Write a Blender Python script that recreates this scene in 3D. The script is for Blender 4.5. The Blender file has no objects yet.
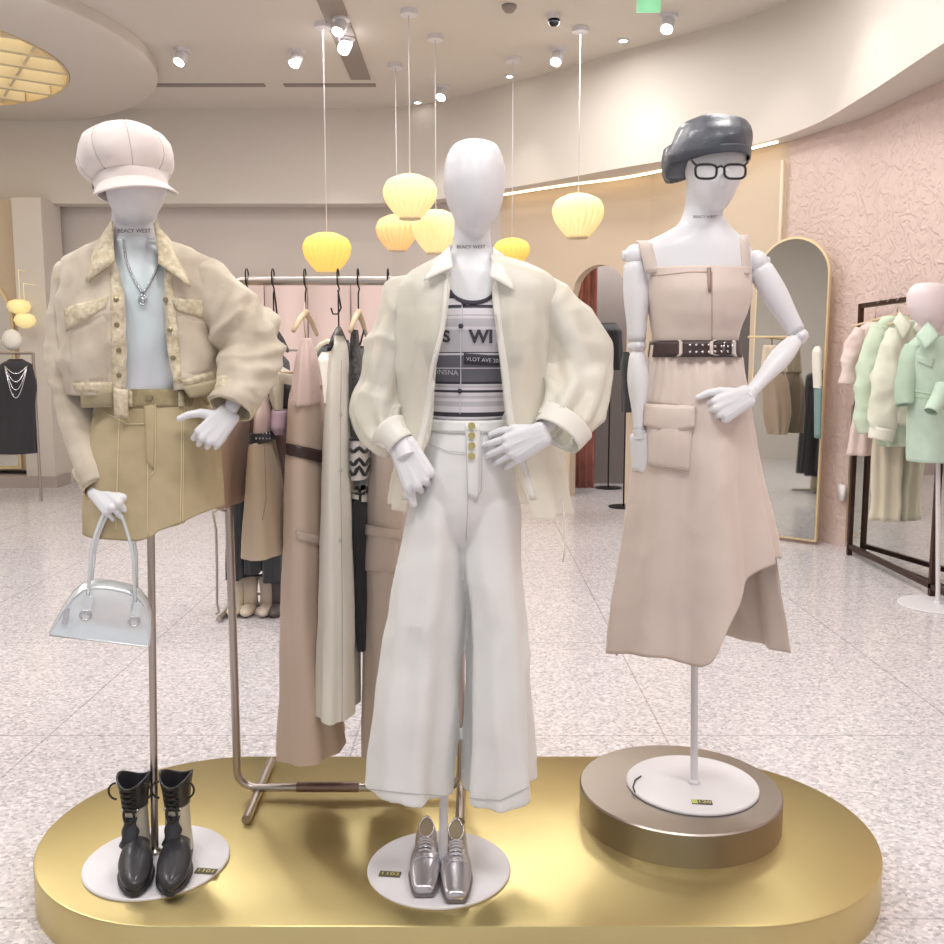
import bpy, math, random
import numpy as np
from mathutils import Vector, Matrix, noise
from mathutils.bvhtree import BVHTree
random.seed(7)
S = bpy.context.scene
COL = S.collection
PI = math.pi
# ------------------------------------------------------------------ camera
F = 930.0; PITCH = math.radians(6.8); CH = 1.45
cd = bpy.data.cameras.new('camera'); cam = bpy.data.objects.new('camera', cd); COL.objects.link(cam)
cd.sensor_width = 36; cd.lens = F/944*36; cd.clip_start = .05
cam.location = (0, 0, CH); cam.rotation_euler = (math.radians(90)-PITCH, 0, 0)
S.camera = cam
# ------------------------------------------------------------------ world, lights, exposure
w = bpy.data.worlds.new('world'); S.world = w; w.use_nodes = True
w.node_tree.nodes['Background'].inputs[0].default_value = (.93, .96, 1, 1)
w.node_tree.nodes['Background'].inputs[1].default_value = .62
S.view_settings.view_transform = 'Standard'; S.view_settings.look = 'None'
S.view_settings.exposure = 0.36; S.view_settings.gamma = 1
S.view_settings.use_curve_mapping = False
def area(loc, size, power, col=(1, .975, .95), rot=(0, 0, 0), shape='DISK'):
    l = bpy.data.lights.new('area_lamp', 'AREA'); l.shape = shape; l.size = size; l.energy = power; l.color = col
    o = bpy.data.objects.new('area_lamp', l); COL.objects.link(o); o.location = loc; o.rotation_euler = rot
    return o
LAMPK = .44
for (x, y, p, s) in ((-2.0, .9, 90, .9), (.2, .6, 90, .9), (2.0, 1.2, 70, .9), (-.9, 3.6, 65, .8), (1.2, 3.8, 65, .8),
                     (-3.6, 3.5, 80, .9), (-3.2, 6.6, 75, .8), (-.4, 6.2, 75, .8), (1.6, 6.0, 55, .7), (-5.2, 6.0, 75, .8),
                     (-1.2, 8.6, 60, .7), (.9, 8.2, 45, .6)):
    area((x, y, 4.24), s, p*LAMPK)
for (x, y, p) in ((-4.6, 10.2, 14), (-2.658, 10.1, 14), (-1.5, 10.2, 14), (-.45, 10.1, 14), (.38, 9.4, 8), (1.2, 8.5, 5), (1.9, 7.5, 5), (2.1, 6.4, 8), (2.1, 5.1, 8)):
    l = bpy.data.lights.new('wall_spot', 'SPOT'); l.energy = p*1.7; l.spot_size = math.radians(62); l.spot_blend = .8; l.color = (1, .93, .88); l.shadow_soft_size = .05
    o = bpy.data.objects.new('wall_spot', l); COL.objects.link(o); o.location = (x, y, 4.2)
    o.rotation_euler = (math.radians(16), 0, 0) if y > 9 else (math.radians(8), math.radians(-22), 0)
# ------------------------------------------------------------------ pixel helpers (build-time measuring only)
cP, sP = math.cos(PITCH), math.sin(PITCH)
def ray(x, y):
    u = (x-472)/F; v = (472-y)/F
    return Vector((u, cP+v*sP, -sP+v*cP))
def W(x, y, Y):
    r = ray(x, y); return Vector((0, 0, CH))+r*(Y/r.y)
def Zp(x, y, z):
    r = ray(x, y); return Vector((0, 0, CH))+r*((z-CH)/r.z)
# ------------------------------------------------------------------ materials
def mat(name, col, rough=.6, metal=0, bump=0, bscale=200, var=0, vscale=6, alpha=1, emis=0, ecol=None, sheen=0, coat=0, trans=0, spec=.5, aniso=0, btype='noise', col2=None):
    m = bpy.data.materials.new(name); m.use_nodes = True; N = m.node_tree.nodes; L = m.node_tree.links
    b = N['Principled BSDF']; I = b.inputs
    I['Base Color'].default_value = (*col, 1); I['Roughness'].default_value = rough; I['Metallic'].default_value = metal
    I['Specular IOR Level'].default_value = spec; I['Alpha'].default_value = alpha; I['Sheen Weight'].default_value = sheen
    I['Coat Weight'].default_value = coat; I['Transmission Weight'].default_value = trans; I['Anisotropic'].default_value = aniso
    if emis: I['Emission Color'].default_value = (*(ecol or col), 1); I['Emission Strength'].default_value = emis
    tc = N.new('ShaderNodeTexCoord')
    if bump:
        if btype == 'voronoi':
            t = N.new('ShaderNodeTexVoronoi'); t.inputs['Scale'].default_value = bscale; out = t.outputs['Distance']
        elif btype == 'weave':
            t = N.new('ShaderNodeTexWave'); t.inputs['Scale'].default_value = bscale; t.inputs['Distortion'].default_value = 1.5; out = t.outputs[0]; t.bands_direction = 'DIAGONAL'
        else:
            t = N.new('ShaderNodeTexNoise'); t.inputs['Scale'].default_value = bscale; t.inputs['Detail'].default_value = 5; out = t.outputs[0]
        L.new(tc.outputs['Object'], t.inputs['Vector'])
        bp = N.new('ShaderNodeBump'); bp.inputs['Strength'].default_value = bump; bp.inputs['Distance'].default_value = .004
        L.new(out, bp.inputs['Height']); L.new(bp.outputs[0], I['Normal'])
    if var or col2:
        t = N.new('ShaderNodeTexNoise'); t.inputs['Scale'].default_value = vscale; t.inputs['Detail'].default_value = 6
        L.new(tc.outputs['Object'], t.inputs['Vector'])
        r = N.new('ShaderNodeValToRGB'); r.color_ramp.elements[0].position = .32; r.color_ramp.elements[1].position = .68
        a = tuple(c*(1-var) for c in col); c2 = col2 or tuple(min(1, c*(1+var)) for c in col)
        r.color_ramp.elements[0].color = (*a, 1); r.color_ramp.elements[1].color = (*c2, 1)
        L.new(t.outputs[0], r.inputs[0]); L.new(r.outputs[0], I['Base Color'])
    return m
def srgb(r, g, b):
    return tuple(((c/255)/12.92 if c/255 <= .04045 else ((c/255+.055)/1.055)**2.4) for c in (r, g, b))
# ------------------------------------------------------------------ mesh collector
class M:
    def __init__(s): s.v = []; s.f = []
    def add(s, v, f):
        k = len(s.v); s.v += [Vector(p) for p in v]; s.f += [tuple(i+k for i in q) for q in f]; return s
    def join(s, o): return s.add(o.v, o.f)
    def xf(s, mtx): s.v = [mtx @ p for p in s.v]; return s
    def bvh(s): return BVHTree.FromPolygons([tuple(p) for p in s.v], s.f)
    def box(s, x0, x1, y0, y1, z0, z1):
        return s.add([(x, y, z) for z in (z0, z1) for y in (y0, y1) for x in (x0, x1)],
                     [(0, 2, 3, 1), (4, 5, 7, 6), (0, 1, 5, 4), (2, 6, 7, 3), (0, 4, 6, 2), (1, 3, 7, 5)])
    def obox(s, c, ax, hs):
        v = []
        for k in (-1, 1):
            for j in (-1, 1):
                for i in (-1, 1): v.append(Vector(c)+ax[0]*hs[0]*i+ax[1]*hs[1]*j+ax[2]*hs[2]*k)
        return s.add(v, [(0, 2, 3, 1), (4, 5, 7, 6), (0, 1, 5, 4), (2, 6, 7, 3), (0, 4, 6, 2), (1, 3, 7, 5)])
    def tube(s, pts, r, n=10, caps=True, flat=1.0, closed=False):
        pts = [Vector(p) for p in pts]; m = len(pts); rs = r if isinstance(r, (list, tuple)) else [r]*m
        up = None; v = []; f = []
        for i, p in enumerate(pts):
            if closed: t = pts[(i+1) % m]-pts[i-1]
            else: t = pts[min(i+1, m-1)]-pts[max(i-1, 0)]
            t.normalize()
            if up is None: up = Vector((0, 0, 1)) if abs(t.z) < .9 else Vector((0, 1, 0))
            a = t.cross(up)
            if a.length < 1e-5: a = t.cross(Vector((1, 0, 0)))
            a.normalize(); b = a.cross(t).normalized(); up = b
            for k in range(n):
                q = 2*PI*k/n; v.append(p+(a*math.cos(q)+b*math.sin(q)*flat)*rs[i])
        seg = m if closed else m-1
        for i in range(seg):
            j = (i+1) % m
            for k in range(n): f.append((i*n+k, i*n+(k+1) % n, j*n+(k+1) % n, j*n+k))
        if caps and not closed: f.append(tuple(range(n))[::-1]); f.append(tuple((m-1)*n+k for k in range(n)))
        return s.add(v, f)
    def lathe(s, prof, c, n=48, mtx=None, rf=None):
        ring = prof[0] == prof[-1]
        v = []; f = []; m = len(prof)
        for (r, z) in prof:
            for k in range(n):
                q = 2*PI*k/n; rr = r*(rf(q, z) if rf else 1); v.append(Vector((rr*math.cos(q), rr*math.sin(q), z)))
        for i in range(m-1):
            for k in range(n): f.append((i*n+k, i*n+(k+1) % n, (i+1)*n+(k+1) % n, (i+1)*n+k))
        if prof[0][0] > 1e-6 and not ring: f.append(tuple(range(n))[::-1])
        if prof[-1][0] > 1e-6 and not ring: f.append(tuple((m-1)*n+k for k in range(n)))
        if mtx: v = [mtx @ p for p in v]
        return s.add([p+Vector(c) for p in v], f)
    def ell(s, c, r, n=20, m=12, mtx=None):
        v = []; f = []
        for i in range(m+1):
            a = PI*i/m
            for k in range(n):
                q = 2*PI*k/n; v.append(Vector((r[0]*math.sin(a)*math.cos(q), r[1]*math.sin(a)*math.sin(q), r[2]*math.cos(a))))
        for i in range(m):
            for k in range(n): f.append((i*n+k, (i+1)*n+k, (i+1)*n+(k+1) % n, i*n+(k+1) % n))
        if mtx: v = [mtx @ p for p in v]
        return s.add([p+Vector(c) for p in v], f)
def root_loc(p):
    while p.parent: p = p.parent
    return Vector(p['_l'])
def mods_bake(me, mods):
    o = bpy.data.objects.new('bake', me); COL.objects.link(o)
    for kind, kw in mods:
        md = o.modifiers.new('m', kind)
        for k, val in kw.items(): setattr(md, k, val)
    dg = bpy.context.evaluated_depsgraph_get(); dg.update()
    out = bpy.data.meshes.new_from_object(o.evaluated_get(dg)); bpy.data.objects.remove(o)
    return out
def mk(name, m, material, parent=None, smooth=True, mods=None, autos=None):
    """link the collected geometry as ONE mesh object; origin at the thing's base"""
    if parent is not None: org = root_loc(parent)
    else:
        xs = [p.x for p in m.v]; ys = [p.y for p in m.v]
        org = Vector(((min(xs)+max(xs))/2, (min(ys)+max(ys))/2, min(p.z for p in m.v)))
    me = bpy.data.meshes.new(name); me.from_pydata([tuple(p-org) for p in m.v], [], m.f); me.validate(); me.update()
    if mods: me2 = mods_bake(me, mods); me2.name = name; me = me2
    me.materials.clear(); me.materials.append(material)
    for p in me.polygons: p.use_smooth = smooth
    if smooth and autos:
        me.set_sharp_from_angle(angle=math.radians(autos))
    o = bpy.data.objects.new(name, me); COL.objects.link(o)
    if parent is not None: o.parent = parent
    else: o.location = org; o['_l'] = tuple(org)
    return o
def tag(o, label, cat=None, group=None, kind=None):
    if label: o['label'] = label
    if cat: o['category'] = cat
    if group: o['group'] = group
    if kind: o['kind'] = kind
    return o
def thing(name, label, cat, loc, group=None):
    o = bpy.data.objects.new(name, None); COL.objects.link(o); o.location = loc; o['_l'] = tuple(loc); o.empty_display_size = .05
    return tag(o, label, cat, group)
def struct(name, m, material, smooth=False, autos=None):
    return tag(mk(name, m, material, None, smooth, None, autos), None, None, None, 'structure')
def copy_tree(o, loc=None, label=None, group=None):
    def rec(a, par):
        c = a.copy(); COL.objects.link(c)
        if par: c.parent = par
        for ch in [q for q in bpy.data.objects if q.parent == a]: rec(ch, c)
        return c
    r = rec(o, None)
    if loc is not None: r.location = loc; r['_l'] = tuple(loc)
    if label: r['label'] = label
    if group: r['group'] = group
    return r
SOL = lambda t: [('SOLIDIFY', dict(thickness=t, offset=-1))]
# ------------------------------------------------------------------ profile loft: rows measured on the photo at depth Y
def herm(xs, ys, x):
    n = len(xs)
    if x <= xs[0]: return ys[0]
    if x >= xs[-1]: return ys[-1]
    i = 0
    while xs[i+1] < x: i += 1
    def sl(j):
        if j == 0: return (ys[1]-ys[0])/(xs[1]-xs[0])
        if j == n-1: return (ys[-1]-ys[-2])/(xs[-1]-xs[-2])
        a = (ys[j]-ys[j-1])/(xs[j]-xs[j-1]); b = (ys[j+1]-ys[j])/(xs[j+1]-xs[j])
        return 0 if a*b <= 0 else 2*a*b/(a+b)
    h = xs[i+1]-xs[i]; t = (x-xs[i])/h; a = sl(i)*h; b = sl(i+1)*h
    return (2*t**3-3*t*t+1)*ys[i]+(t**3-2*t*t+t)*a+(-2*t**3+3*t*t)*ys[i+1]+(t**3-t*t)*b
def loft(rows, Y, n=64, m=44, e=2.0, fold=None, ytop=None, ybot=None, closed=True, capT=False, capB=False, tilt=0, split=False):
    """rows: (y, xl, xr, df, db[, oL, oR[, dY]]) ; df/db depth in metres towards / away from the camera"""
    ys = [r[0] for r in rows]; A = []
    for r in rows:
        cx = (r[1]+r[2])/2; c = W(cx, r[0], Y); a = W(r[1], r[0], Y); b = W(r[2], r[0], Y)
        op = len(r) > 5 and r[5] is not None
        Yf = Y+(r[7] if len(r) > 7 else 0)-r[3]*.9; oL = W(r[5], r[0], Yf).x if op else 0; oR = W(r[6], r[0], Yf).x if op else 0
        A.append((c.x, (b.x-a.x)/2, c.z, r[3], r[4], oL, oR, r[7] if len(r) > 7 else 0))
    colsv = list(zip(*A)); g = M(); nn = n if closed and not split else n+1
    def par(y): return [herm(ys, cv, y) for cv in colsv]
    for i in range(m):
        t = i/(m-1)
        for k in range(nn):
            s = k/n
            if closed: th = 2*PI*s; y0 = ytop(th) if ytop else ys[0]; y1 = ybot(th) if ybot else ys[-1]; y = y0+(y1-y0)*t; cx, hw, z, df, db, oL, oR, dY = par(y)
            else:
                y = ys[0]+(ys[-1]-ys[0])*t
                for it in range(2):
                    cx, hw, z, df, db, oL, oR, dY = par(y)
                    ts = math.acos(max(-1, min(1, (oR-cx)/hw))); te = math.acos(max(-1, min(1, (oL-cx)/hw)))-2*PI
                    th = ts+(te-ts)*s
                    y0 = ytop(th) if ytop else ys[0]; y1 = ybot(th) if ybot else ys[-1]; y = y0+(y1-y0)*t
            c = math.cos(th); sn = math.sin(th)
            ce = math.copysign(abs(c)**(2/e), c); se = math.copysign(abs(sn)**(2/e), sn)
            d = df if sn > 0 else db
            P = Vector((cx+hw*ce, Y+dY-d*se, z+tilt*hw*ce))
            if fold:
                f = fold(th, t, P); P += Vector((c, -sn, 0))*f
            g.v.append(P)
    for i in range(m-1):
        for k in range(n):
            k2 = (k+1) % nn if closed and not split else k+1
            g.f.append((i*nn+k, i*nn+k2, (i+1)*nn+k2, (i+1)*nn+k) if closed else (i*nn+k, (i+1)*nn+k, (i+1)*nn+k2, i*nn+k2)[::-1])
    if capT: g.f.append(tuple(range(nn)))
    if capB: g.f.append(tuple((m-1)*nn+k for k in range(nn))[::-1])
    return g
def nz(P, sx, sy, sz, seed=0): return noise.noise(Vector((P.x*sx+seed, P.y*sy+seed*1.7, P.z*sz+seed*.3)))
def rdg(P, sx, sy, sz, seed=0): return 1-2*abs(nz(P, sx, sy, sz, seed))
def rp(P, sx, sy, sz, seed=0): return max(0, 1-2.6*abs(nz(P, sx, sy, sz, seed)))**1.6
def sleeve(pts, n=32, m=60, dep=.8, fold=None, cap=False):
    """pts: (x, y, Y, r_px) along the arm"""
    ps = [W(p[0], p[1], p[2]) for p in pts]; rr = [p[3]*(ps[i].y*cP-(ps[i].z-CH)*sP)/F for i, p in enumerate(pts)]
    L = [0]
    for a, b in zip(ps, ps[1:]): L.append(L[-1]+(b-a).length)
    g = M(); C = []
    for i in range(m):
        u = L[-1]*i/(m-1); C.append(Vector((herm(L, [p.x for p in ps], u), herm(L, [p.y for p in ps], u), herm(L, [p.z for p in ps], u))))
    R = [herm(L, rr, L[-1]*i/(m-1)) for i in range(m)]
    T = [(C[min(i+2, m-1)]-C[max(i-2, 0)]).normalized() for i in range(m)]
    for i in range(m):
        a = T[i].cross(Vector((0, 1, 0))).normalized(); b = a.cross(T[i]).normalized()   # a in image plane, b depth
        for k in range(n):
            q = 2*PI*k/n; P = C[i]+a*math.cos(q)*R[i]+b*math.sin(q)*R[i]*dep
            if fold: P += (a*math.cos(q)+b*math.sin(q))*fold(q, i/(m-1), P)
            g.v.append(P)
    for i in range(m-1):
        for k in range(n): g.f.append((i*n+k, i*n+(k+1) % n, (i+1)*n+(k+1) % n, (i+1)*n+k))
    if cap: g.f.append(tuple(range(n))[::-1]); g.f.append(tuple((m-1)*n+k for k in range(n)))
    return g
def remesh_open(g, vox, keep, sm=5):
    """one continuous cloth surface out of overlapping closed lofts, opened again where keep() is false"""
    me = bpy.data.meshes.new('r'); me.from_pydata([tuple(p) for p in g.v], [], g.f); me.update()
    me = mods_bake(me, [('REMESH', dict(mode='VOXEL', voxel_size=vox)), ('SMOOTH', dict(factor=.6, iterations=sm))])
    o = M(); o.v = [v.co.copy() for v in me.vertices]; o.f = [tuple(p.vertices) for p in me.polygons if keep(p.center, p.normal)]
    used = sorted(set(i for f in o.f for i in f)); mp = {j: i for i, j in enumerate(used)}
    o.v = [o.v[j] for j in used]; o.f = [tuple(mp[i] for i in f) for f in o.f]; return o
def hit(b, x, y, Yd=2.3):
    d = ray(x, y).normalized(); o = Vector((0, 0, CH))
    h = b.ray_cast(o, d, 20)
    if h[0] is None:
        h = b.find_nearest(W(x, y, Yd-.08))
    n = h[1]
    if n.dot(d) > 0: n = -n
    return h[0], n
def patch(b, q, nu=8, nv=8, off=.0015, th=.003, fn=None, Yd=2.3, puff=0):
    """panel lying on a surface: q = four pixel corners tl,tr,br,bl"""
    g = M(); top = []; bot = []
    for j in range(nv+1):
        for i in range(nu+1):
            u = i/nu; v = j/nv
            if fn: x, y = fn(u, v)
            else:
                x = (q[0][0]*(1-u)+q[1][0]*u)*(1-v)+(q[3][0]*(1-u)+q[2][0]*u)*v
                y = (q[0][1]*(1-u)+q[1][1]*u)*(1-v)+(q[3][1]*(1-u)+q[2][1]*u)*v
            p, n = hit(b, x, y, Yd)
            top.append(p+n*(off+th+puff*math.sin(PI*u)*math.sin(PI*v))); bot.append(p+n*(off-.002))
    K = (nu+1)*(nv+1); v = top+bot; f = []
    ix = lambda i, j: j*(nu+1)+i
    for j in range(nv):
        for i in range(nu):
            a = (ix(i, j), ix(i, j+1), ix(i+1, j+1), ix(i+1, j)); f.append(a); f.append(tuple(K+t for t in a[::-1]))
    for i in range(nu):
        f.append((ix(i, 0), ix(i+1, 0), K+ix(i+1, 0), K+ix(i, 0))); f.append((ix(i+1, nv), ix(i, nv), K+ix(i, nv), K+ix(i+1, nv)))
    for j in range(nv):
        f.append((ix(0, j+1), ix(0, j), K+ix(0, j), K+ix(0, j+1))); f.append((ix(nu, j), ix(nu, j+1), K+ix(nu, j+1), K+ix(nu, j)))
    return g.add(v, f)
def seam(b, px, r=.0011, off=.001, step=4, Yd=2.3, g=None):
    g = g or M(); P = []
    for (a, c) in zip(px, px[1:]):
        k = max(1, int(math.hypot(c[0]-a[0], c[1]-a[1])/step))
        for i in range(k): P.append((a[0]+(c[0]-a[0])*i/k, a[1]+(c[1]-a[1])*i/k))
    P.append(px[-1]); pts = []
    for (x, y) in P:
        p, n = hit(b, x, y, Yd); pts.append(p+n*off)
    return g.tube(pts, r, 6)
def sheet(q, nu=8, nv=8, th=.003, bulge=(0, -.01, 0), fn=None, nzamp=0):
    """free cloth panel: q = four (x,y,Y) corners tl,tr,br,bl"""
    c = [W(*p) for p in q]; g = M(); top = []
    for j in range(nv+1):
        for i in range(nu+1):
            u = i/nu; v = j/nv
            p = (c[0]*(1-u)+c[1]*u)*(1-v)+(c[3]*(1-u)+c[2]*u)*v+Vector(bulge)*math.sin(PI*u)*math.sin(PI*v)*1.0
            if nzamp: p = p+Vector((0, nz(p, 18, 18, 18)*nzamp, 0))
            top.append(p)
    ix = lambda i, j: j*(nu+1)+i
    g.add(top, [(ix(i, j), ix(i, j+1), ix(i+1, j+1), ix(i+1, j)) for j in range(nv) for i in range(nu)])
    return g
_txt = {}
def text(body, size, fn, thick=.0006, bold=0):
    """letters laid on a surface: fn(u,v)->(point, normal) with u,v in metres from the text centre"""
    c = bpy.data.curves.new('t', 'FONT'); c.body = body; c.size = size; c.align_x = 'CENTER'; c.align_y = 'CENTER'; c.resolution_u = 3; c.offset = bold
    o = bpy.data.objects.new('t', c); COL.objects.link(o); dg = bpy.context.evaluated_depsgraph_get(); dg.update()
    me = bpy.data.meshes.new_from_object(o.evaluated_get(dg)); bpy.data.objects.remove(o)
    g = M()
    for p in me.vertices:
        q, nn = fn(p.co.x, p.co.y); g.v.append(q+nn*thick)
    g.f = [tuple(p.vertices) for p in me.polygons]
    return g
def text_on(b, body, x, y, size, slope=0, Yd=2.3, thick=.0008, sx=1.0, bold=0):
    c, n = hit(b, x, y, Yd); px = F/(c.y*cP-(c.z-CH)*sP)
    return text(body, size, lambda u, v: hit(b, x+u*px*sx+v*0, y-v*px+slope*u*px, Yd), thick, bold)
# ================================================================== materials
WHITE = mat('mannequin_white', srgb(226, 226, 230), .42, coat=.1)
METALW = mat('white_metal', srgb(222, 220, 224), .4)
CHROME = mat('satin_steel', srgb(186, 180, 172), .28, 1)
STEELP = mat('rack_steel', srgb(182, 172, 166), .3, 1)
PLAS = mat('wall_paint', srgb(208, 200, 192), .85, bump=.05, bscale=60)
FASC = mat('fascia_paint', srgb(214, 207, 199), .85)
CEIL = mat('ceiling_paint', srgb(214, 208, 200), .9)
TAN = mat('tan_wall_paint', srgb(208, 190, 168), .85, bump=.05, bscale=60)
GREYW = mat('grey_wall_paint', srgb(205, 196, 190), .85)
PINKW = mat('pink_panel_paint', srgb(222, 200, 196), .7)
DGREY = mat('dark_grey_paint', srgb(140, 132, 130), .85)
GOLD = mat('brushed_brass', srgb(210, 194, 140), .38, 1, bump=.03, bscale=300, aniso=.3)
GUN = mat('brushed_gunmetal', srgb(165, 157, 150), .33, 1, bump=.03, bscale=300, aniso=.3)
BRONZE = mat('dark_bronze_metal', srgb(74, 52, 46), .4, .7)
MIRROR = mat('mirror_glass', srgb(215, 218, 214), .03, 1)
GFRAME = mat('pale_gold_metal', srgb(232, 212, 170), .4, .3)
BLACKM = mat('black_metal', (.02, .02, .022), .35, .6)
SLOT = mat('ceiling_slot', srgb(150, 140, 134), .7)
LEDW = mat('led_warm', (1, .8, .45), .5, emis=3.2, ecol=(1, .80, .50))
LENS = mat('lamp_lens', (1, 1, 1), .5, emis=14, ecol=(1, .95, .86))
SLATM = mat('slat_cream', srgb(228, 214, 180), .6)
# pink plaster with embossed relief
def plaster():
    m = mat('pink_plaster', srgb(216, 194, 186), .75); N = m.node_tree.nodes; L = m.node_tree.links; b = N['Principled BSDF']
    tc = N.new('ShaderNodeTexCoord')
    n1 = N.new('ShaderNodeTexNoise'); n1.inputs['Scale'].default_value = 10; n1.inputs['Detail'].default_value = 4; n1.inputs['Distortion'].default_value = 1.6
    L.new(tc.outputs['Object'], n1.inputs['Vector'])
    r = N.new('ShaderNodeValToRGB'); r.color_ramp.elements[0].position = .45; r.color_ramp.elements[1].position = .56
    L.new(n1.outputs[0], r.inputs[0])
    bp = N.new('ShaderNodeBump'); bp.inputs['Strength'].default_value = .5; bp.inputs['Distance'].default_value = .014
    L.new(r.outputs[0], bp.inputs['Height']); L.new(bp.outputs[0], b.inputs['Normal']); return m
PLASTER = plaster()
def floor_mat():
    m = bpy.data.materials.new('terrazzo'); m.use_nodes = True; N = m.node_tree.nodes; L = m.node_tree.links; b = N['Principled BSDF']
    tc = N.new('ShaderNodeTexCoord')
    v = N.new('ShaderNodeTexVoronoi'); v.inputs['Scale'].default_value = 95; L.new(tc.outputs['Object'], v.inputs['Vector'])
    r = N.new('ShaderNodeValToRGB'); e = r.color_ramp.elements
    e[0].position = 0; e[0].color = (*srgb(176, 172, 176), 1); e[1].position = 1; e[1].color = (*srgb(238, 232, 234), 1)
    for p, c in ((.22, (198, 194, 198)), (.5, (212, 208, 212)), (.8, (220, 213, 215))):
        q = e.new(p); q.color = (*srgb(*c), 1)
    sp = N.new('ShaderNodeSeparateColor'); L.new(v.outputs['Color'], sp.inputs[0]); L.new(sp.outputs[0], r.inputs[0])
    n = N.new('ShaderNodeTexNoise'); n.inputs['Scale'].default_value = 260; n.inputs['Detail'].default_value = 3; L.new(tc.outputs['Object'], n.inputs['Vector'])
    mr = N.new('ShaderNodeMapRange'); mr.inputs[1].default_value = .3; mr.inputs[2].default_value = .7; mr.inputs[3].default_value = .86; mr.inputs[4].default_value = 1.1; L.new(n.outputs[0], mr.inputs[0])
    mm = N.new('ShaderNodeVectorMath'); mm.operation = 'SCALE'; L.new(r.outputs[0], mm.inputs[0]); L.new(mr.outputs[0], mm.inputs['Scale'])
    br = N.new('ShaderNodeTexBrick'); br.offset = 0; br.inputs['Scale'].default_value = 1; br.inputs['Brick Width'].default_value = 1.2; br.inputs['Row Height'].default_value = 1.2
    br.inputs['Mortar Size'].default_value = .004; br.inputs['Color1'].default_value = (1, 1, 1, 1); br.inputs['Color2'].default_value = (.97, .97, .97, 1); br.inputs['Mortar'].default_value = (.7, .68, .7, 1)
    mp = N.new('ShaderNodeMapping'); mp.inputs['Location'].default_value = (.35, .62, 0); L.new(tc.outputs['Object'], mp.inputs[0]); L.new(mp.outputs[0], br.inputs['Vector'])
    mx = N.new('ShaderNodeVectorMath'); mx.operation = 'MULTIPLY'; L.new(mm.outputs[0], mx.inputs[0]); L.new(br.outputs[0], mx.inputs[1]); L.new(mx.outputs[0], b.inputs['Base Color'])
    b.inputs['Roughness'].default_value = .17; b.inputs['Specular IOR Level'].default_value = .6
    return m
FLOORM = floor_mat()
# ================================================================== setting
struct('floor', M().box(-7.2, 7, -5, 13.2, -.1, 0), FLOORM)
struct('ceiling', M().box(-7.2, 7, -5, 13.2, 4.3, 4.4), CEIL)
def wall_strip(path, z0, z1, thick=.12, sub=1):
    g = M(); n = len(path)
    nr = []
    for i in range(n):
        a = Vector(path[max(i-1, 0)]); b = Vector(path[min(i+1, n-1)]); d = (b-a).normalized(); nr.append(Vector((-d.y, d.x)))
    fr = [Vector(p) for p in path]; bk = [fr[i]+nr[i]*thick for i in range(n)]
    v = [(p.x, p.y, z) for z in (z0, z1) for p in fr]+[(p.x, p.y, z) for z in (z0, z1) for p in bk]
    f = []
    for i in range(n-1):
        f += [(i, i+1, n+i+1, n+i), (2*n+i+1, 2*n+i, 3*n+i, 3*n+i+1), (n+i, n+i+1, 3*n+i+1, 3*n+i), (i+1, i, 2*n+i, 2*n+i+1)]
    f += [(0, n, 3*n, 2*n), (2*n-1, n-1, 3*n-1, 4*n-1)]
    return g.add(v, f)
def smooth_path(P, k=6):
    out = []
    for i in range(len(P)-1):
        p0, p1, p2, p3 = [Vector(P[max(0, min(len(P)-1, j))]) for j in (i-1, i, i+1, i+2)]
        for s in range(k):
            t = s/k; out.append(.5*((2*p1)+(p2-p0)*t+(2*p0-5*p1+4*p2-p3)*t*t+(3*p1-p0-3*p2+p3)*t**3))
    out.append(Vector(P[-1])); return [(p.x, p.y) for p in out]
fas = smooth_path([(-7, 10.98), (-3, 10.98), (-.95, 10.95), (-.2, 10.55), (.3, 10.1), (.87, 9.55), (1.4, 9.0), (2.0, 8.45), (2.4, 8.0), (2.62, 7.4), (2.68, 6.6), (2.69, 5.5), (2.72, 3.5), (2.75, -4.8)])
struct('wall_fascia', wall_strip(fas, 3.25, 4.3, .15), FASC, True, 30)
low = [(-7.1, 11.3), (-.95, 11.3), (-.1, 10.9), (.95, 9.98)]
# lower walls: straight pieces, two of them pierced by arched openings
struct('wall_back', wall_strip([(-7.1, 11.3), (-.95, 11.3)], 0, 3.25), GREYW)
def arch_wall(p0, p1, holes, z1, thick=.12):
    """vertical wall between p0 and p1 with arched holes (u0,u1,spring height)"""
    p0 = Vector(p0); p1 = Vector(p1); d = p1-p0; Ln = d.length; d.normalize(); nr = Vector((-d.y, d.x)); g = M()
    us = [0, Ln]
    for (a, b, s) in holes: us += [a+(b-a)*i/16 for i in range(17)]
    us = sorted(set(round(u, 4) for u in us))
    def zb(u):
        for (a, b, s) in holes:
            if a-.001 <= u <= b+.001:
                c = (a+b)/2; r = (b-a)/2; return s+math.sqrt(max(0, r*r-(u-c)**2))
        return None
    def pt(u, z, k): q = p0+d*u+nr*(thick*k); return (q.x, q.y, z)
    for a, b in zip(us, us[1:]):
        inside = any(h[0]-.001 <= (a+b)/2 <= h[1]+.001 for h in holes)
        za = zb(a) if inside else 0; z_b = zb(b) if inside else 0
        g.add([pt(a, za, 0), pt(b, z_b, 0), pt(b, z1, 0), pt(a, z1, 0), pt(a, za, 1), pt(b, z_b, 1), pt(b, z1, 1), pt(a, z1, 1)],
              [(0, 1, 2, 3), (5, 4, 7, 6), (3, 2, 6, 7), (1, 0, 4, 5)])
    for (a, b, s) in holes:
        for u in (a, b): g.add([pt(u, 0, 0), pt(u, s, 0), pt(u, s, 1), pt(u, 0, 1)], [(0, 1, 2, 3)])
    return g
struct('wall_back_curve', wall_strip([(-.95, 11.3), (-.5, 11.1), (.05, 10.74), (.32, 10.52)], 0, 3.25), GREYW, True, 30)
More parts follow.
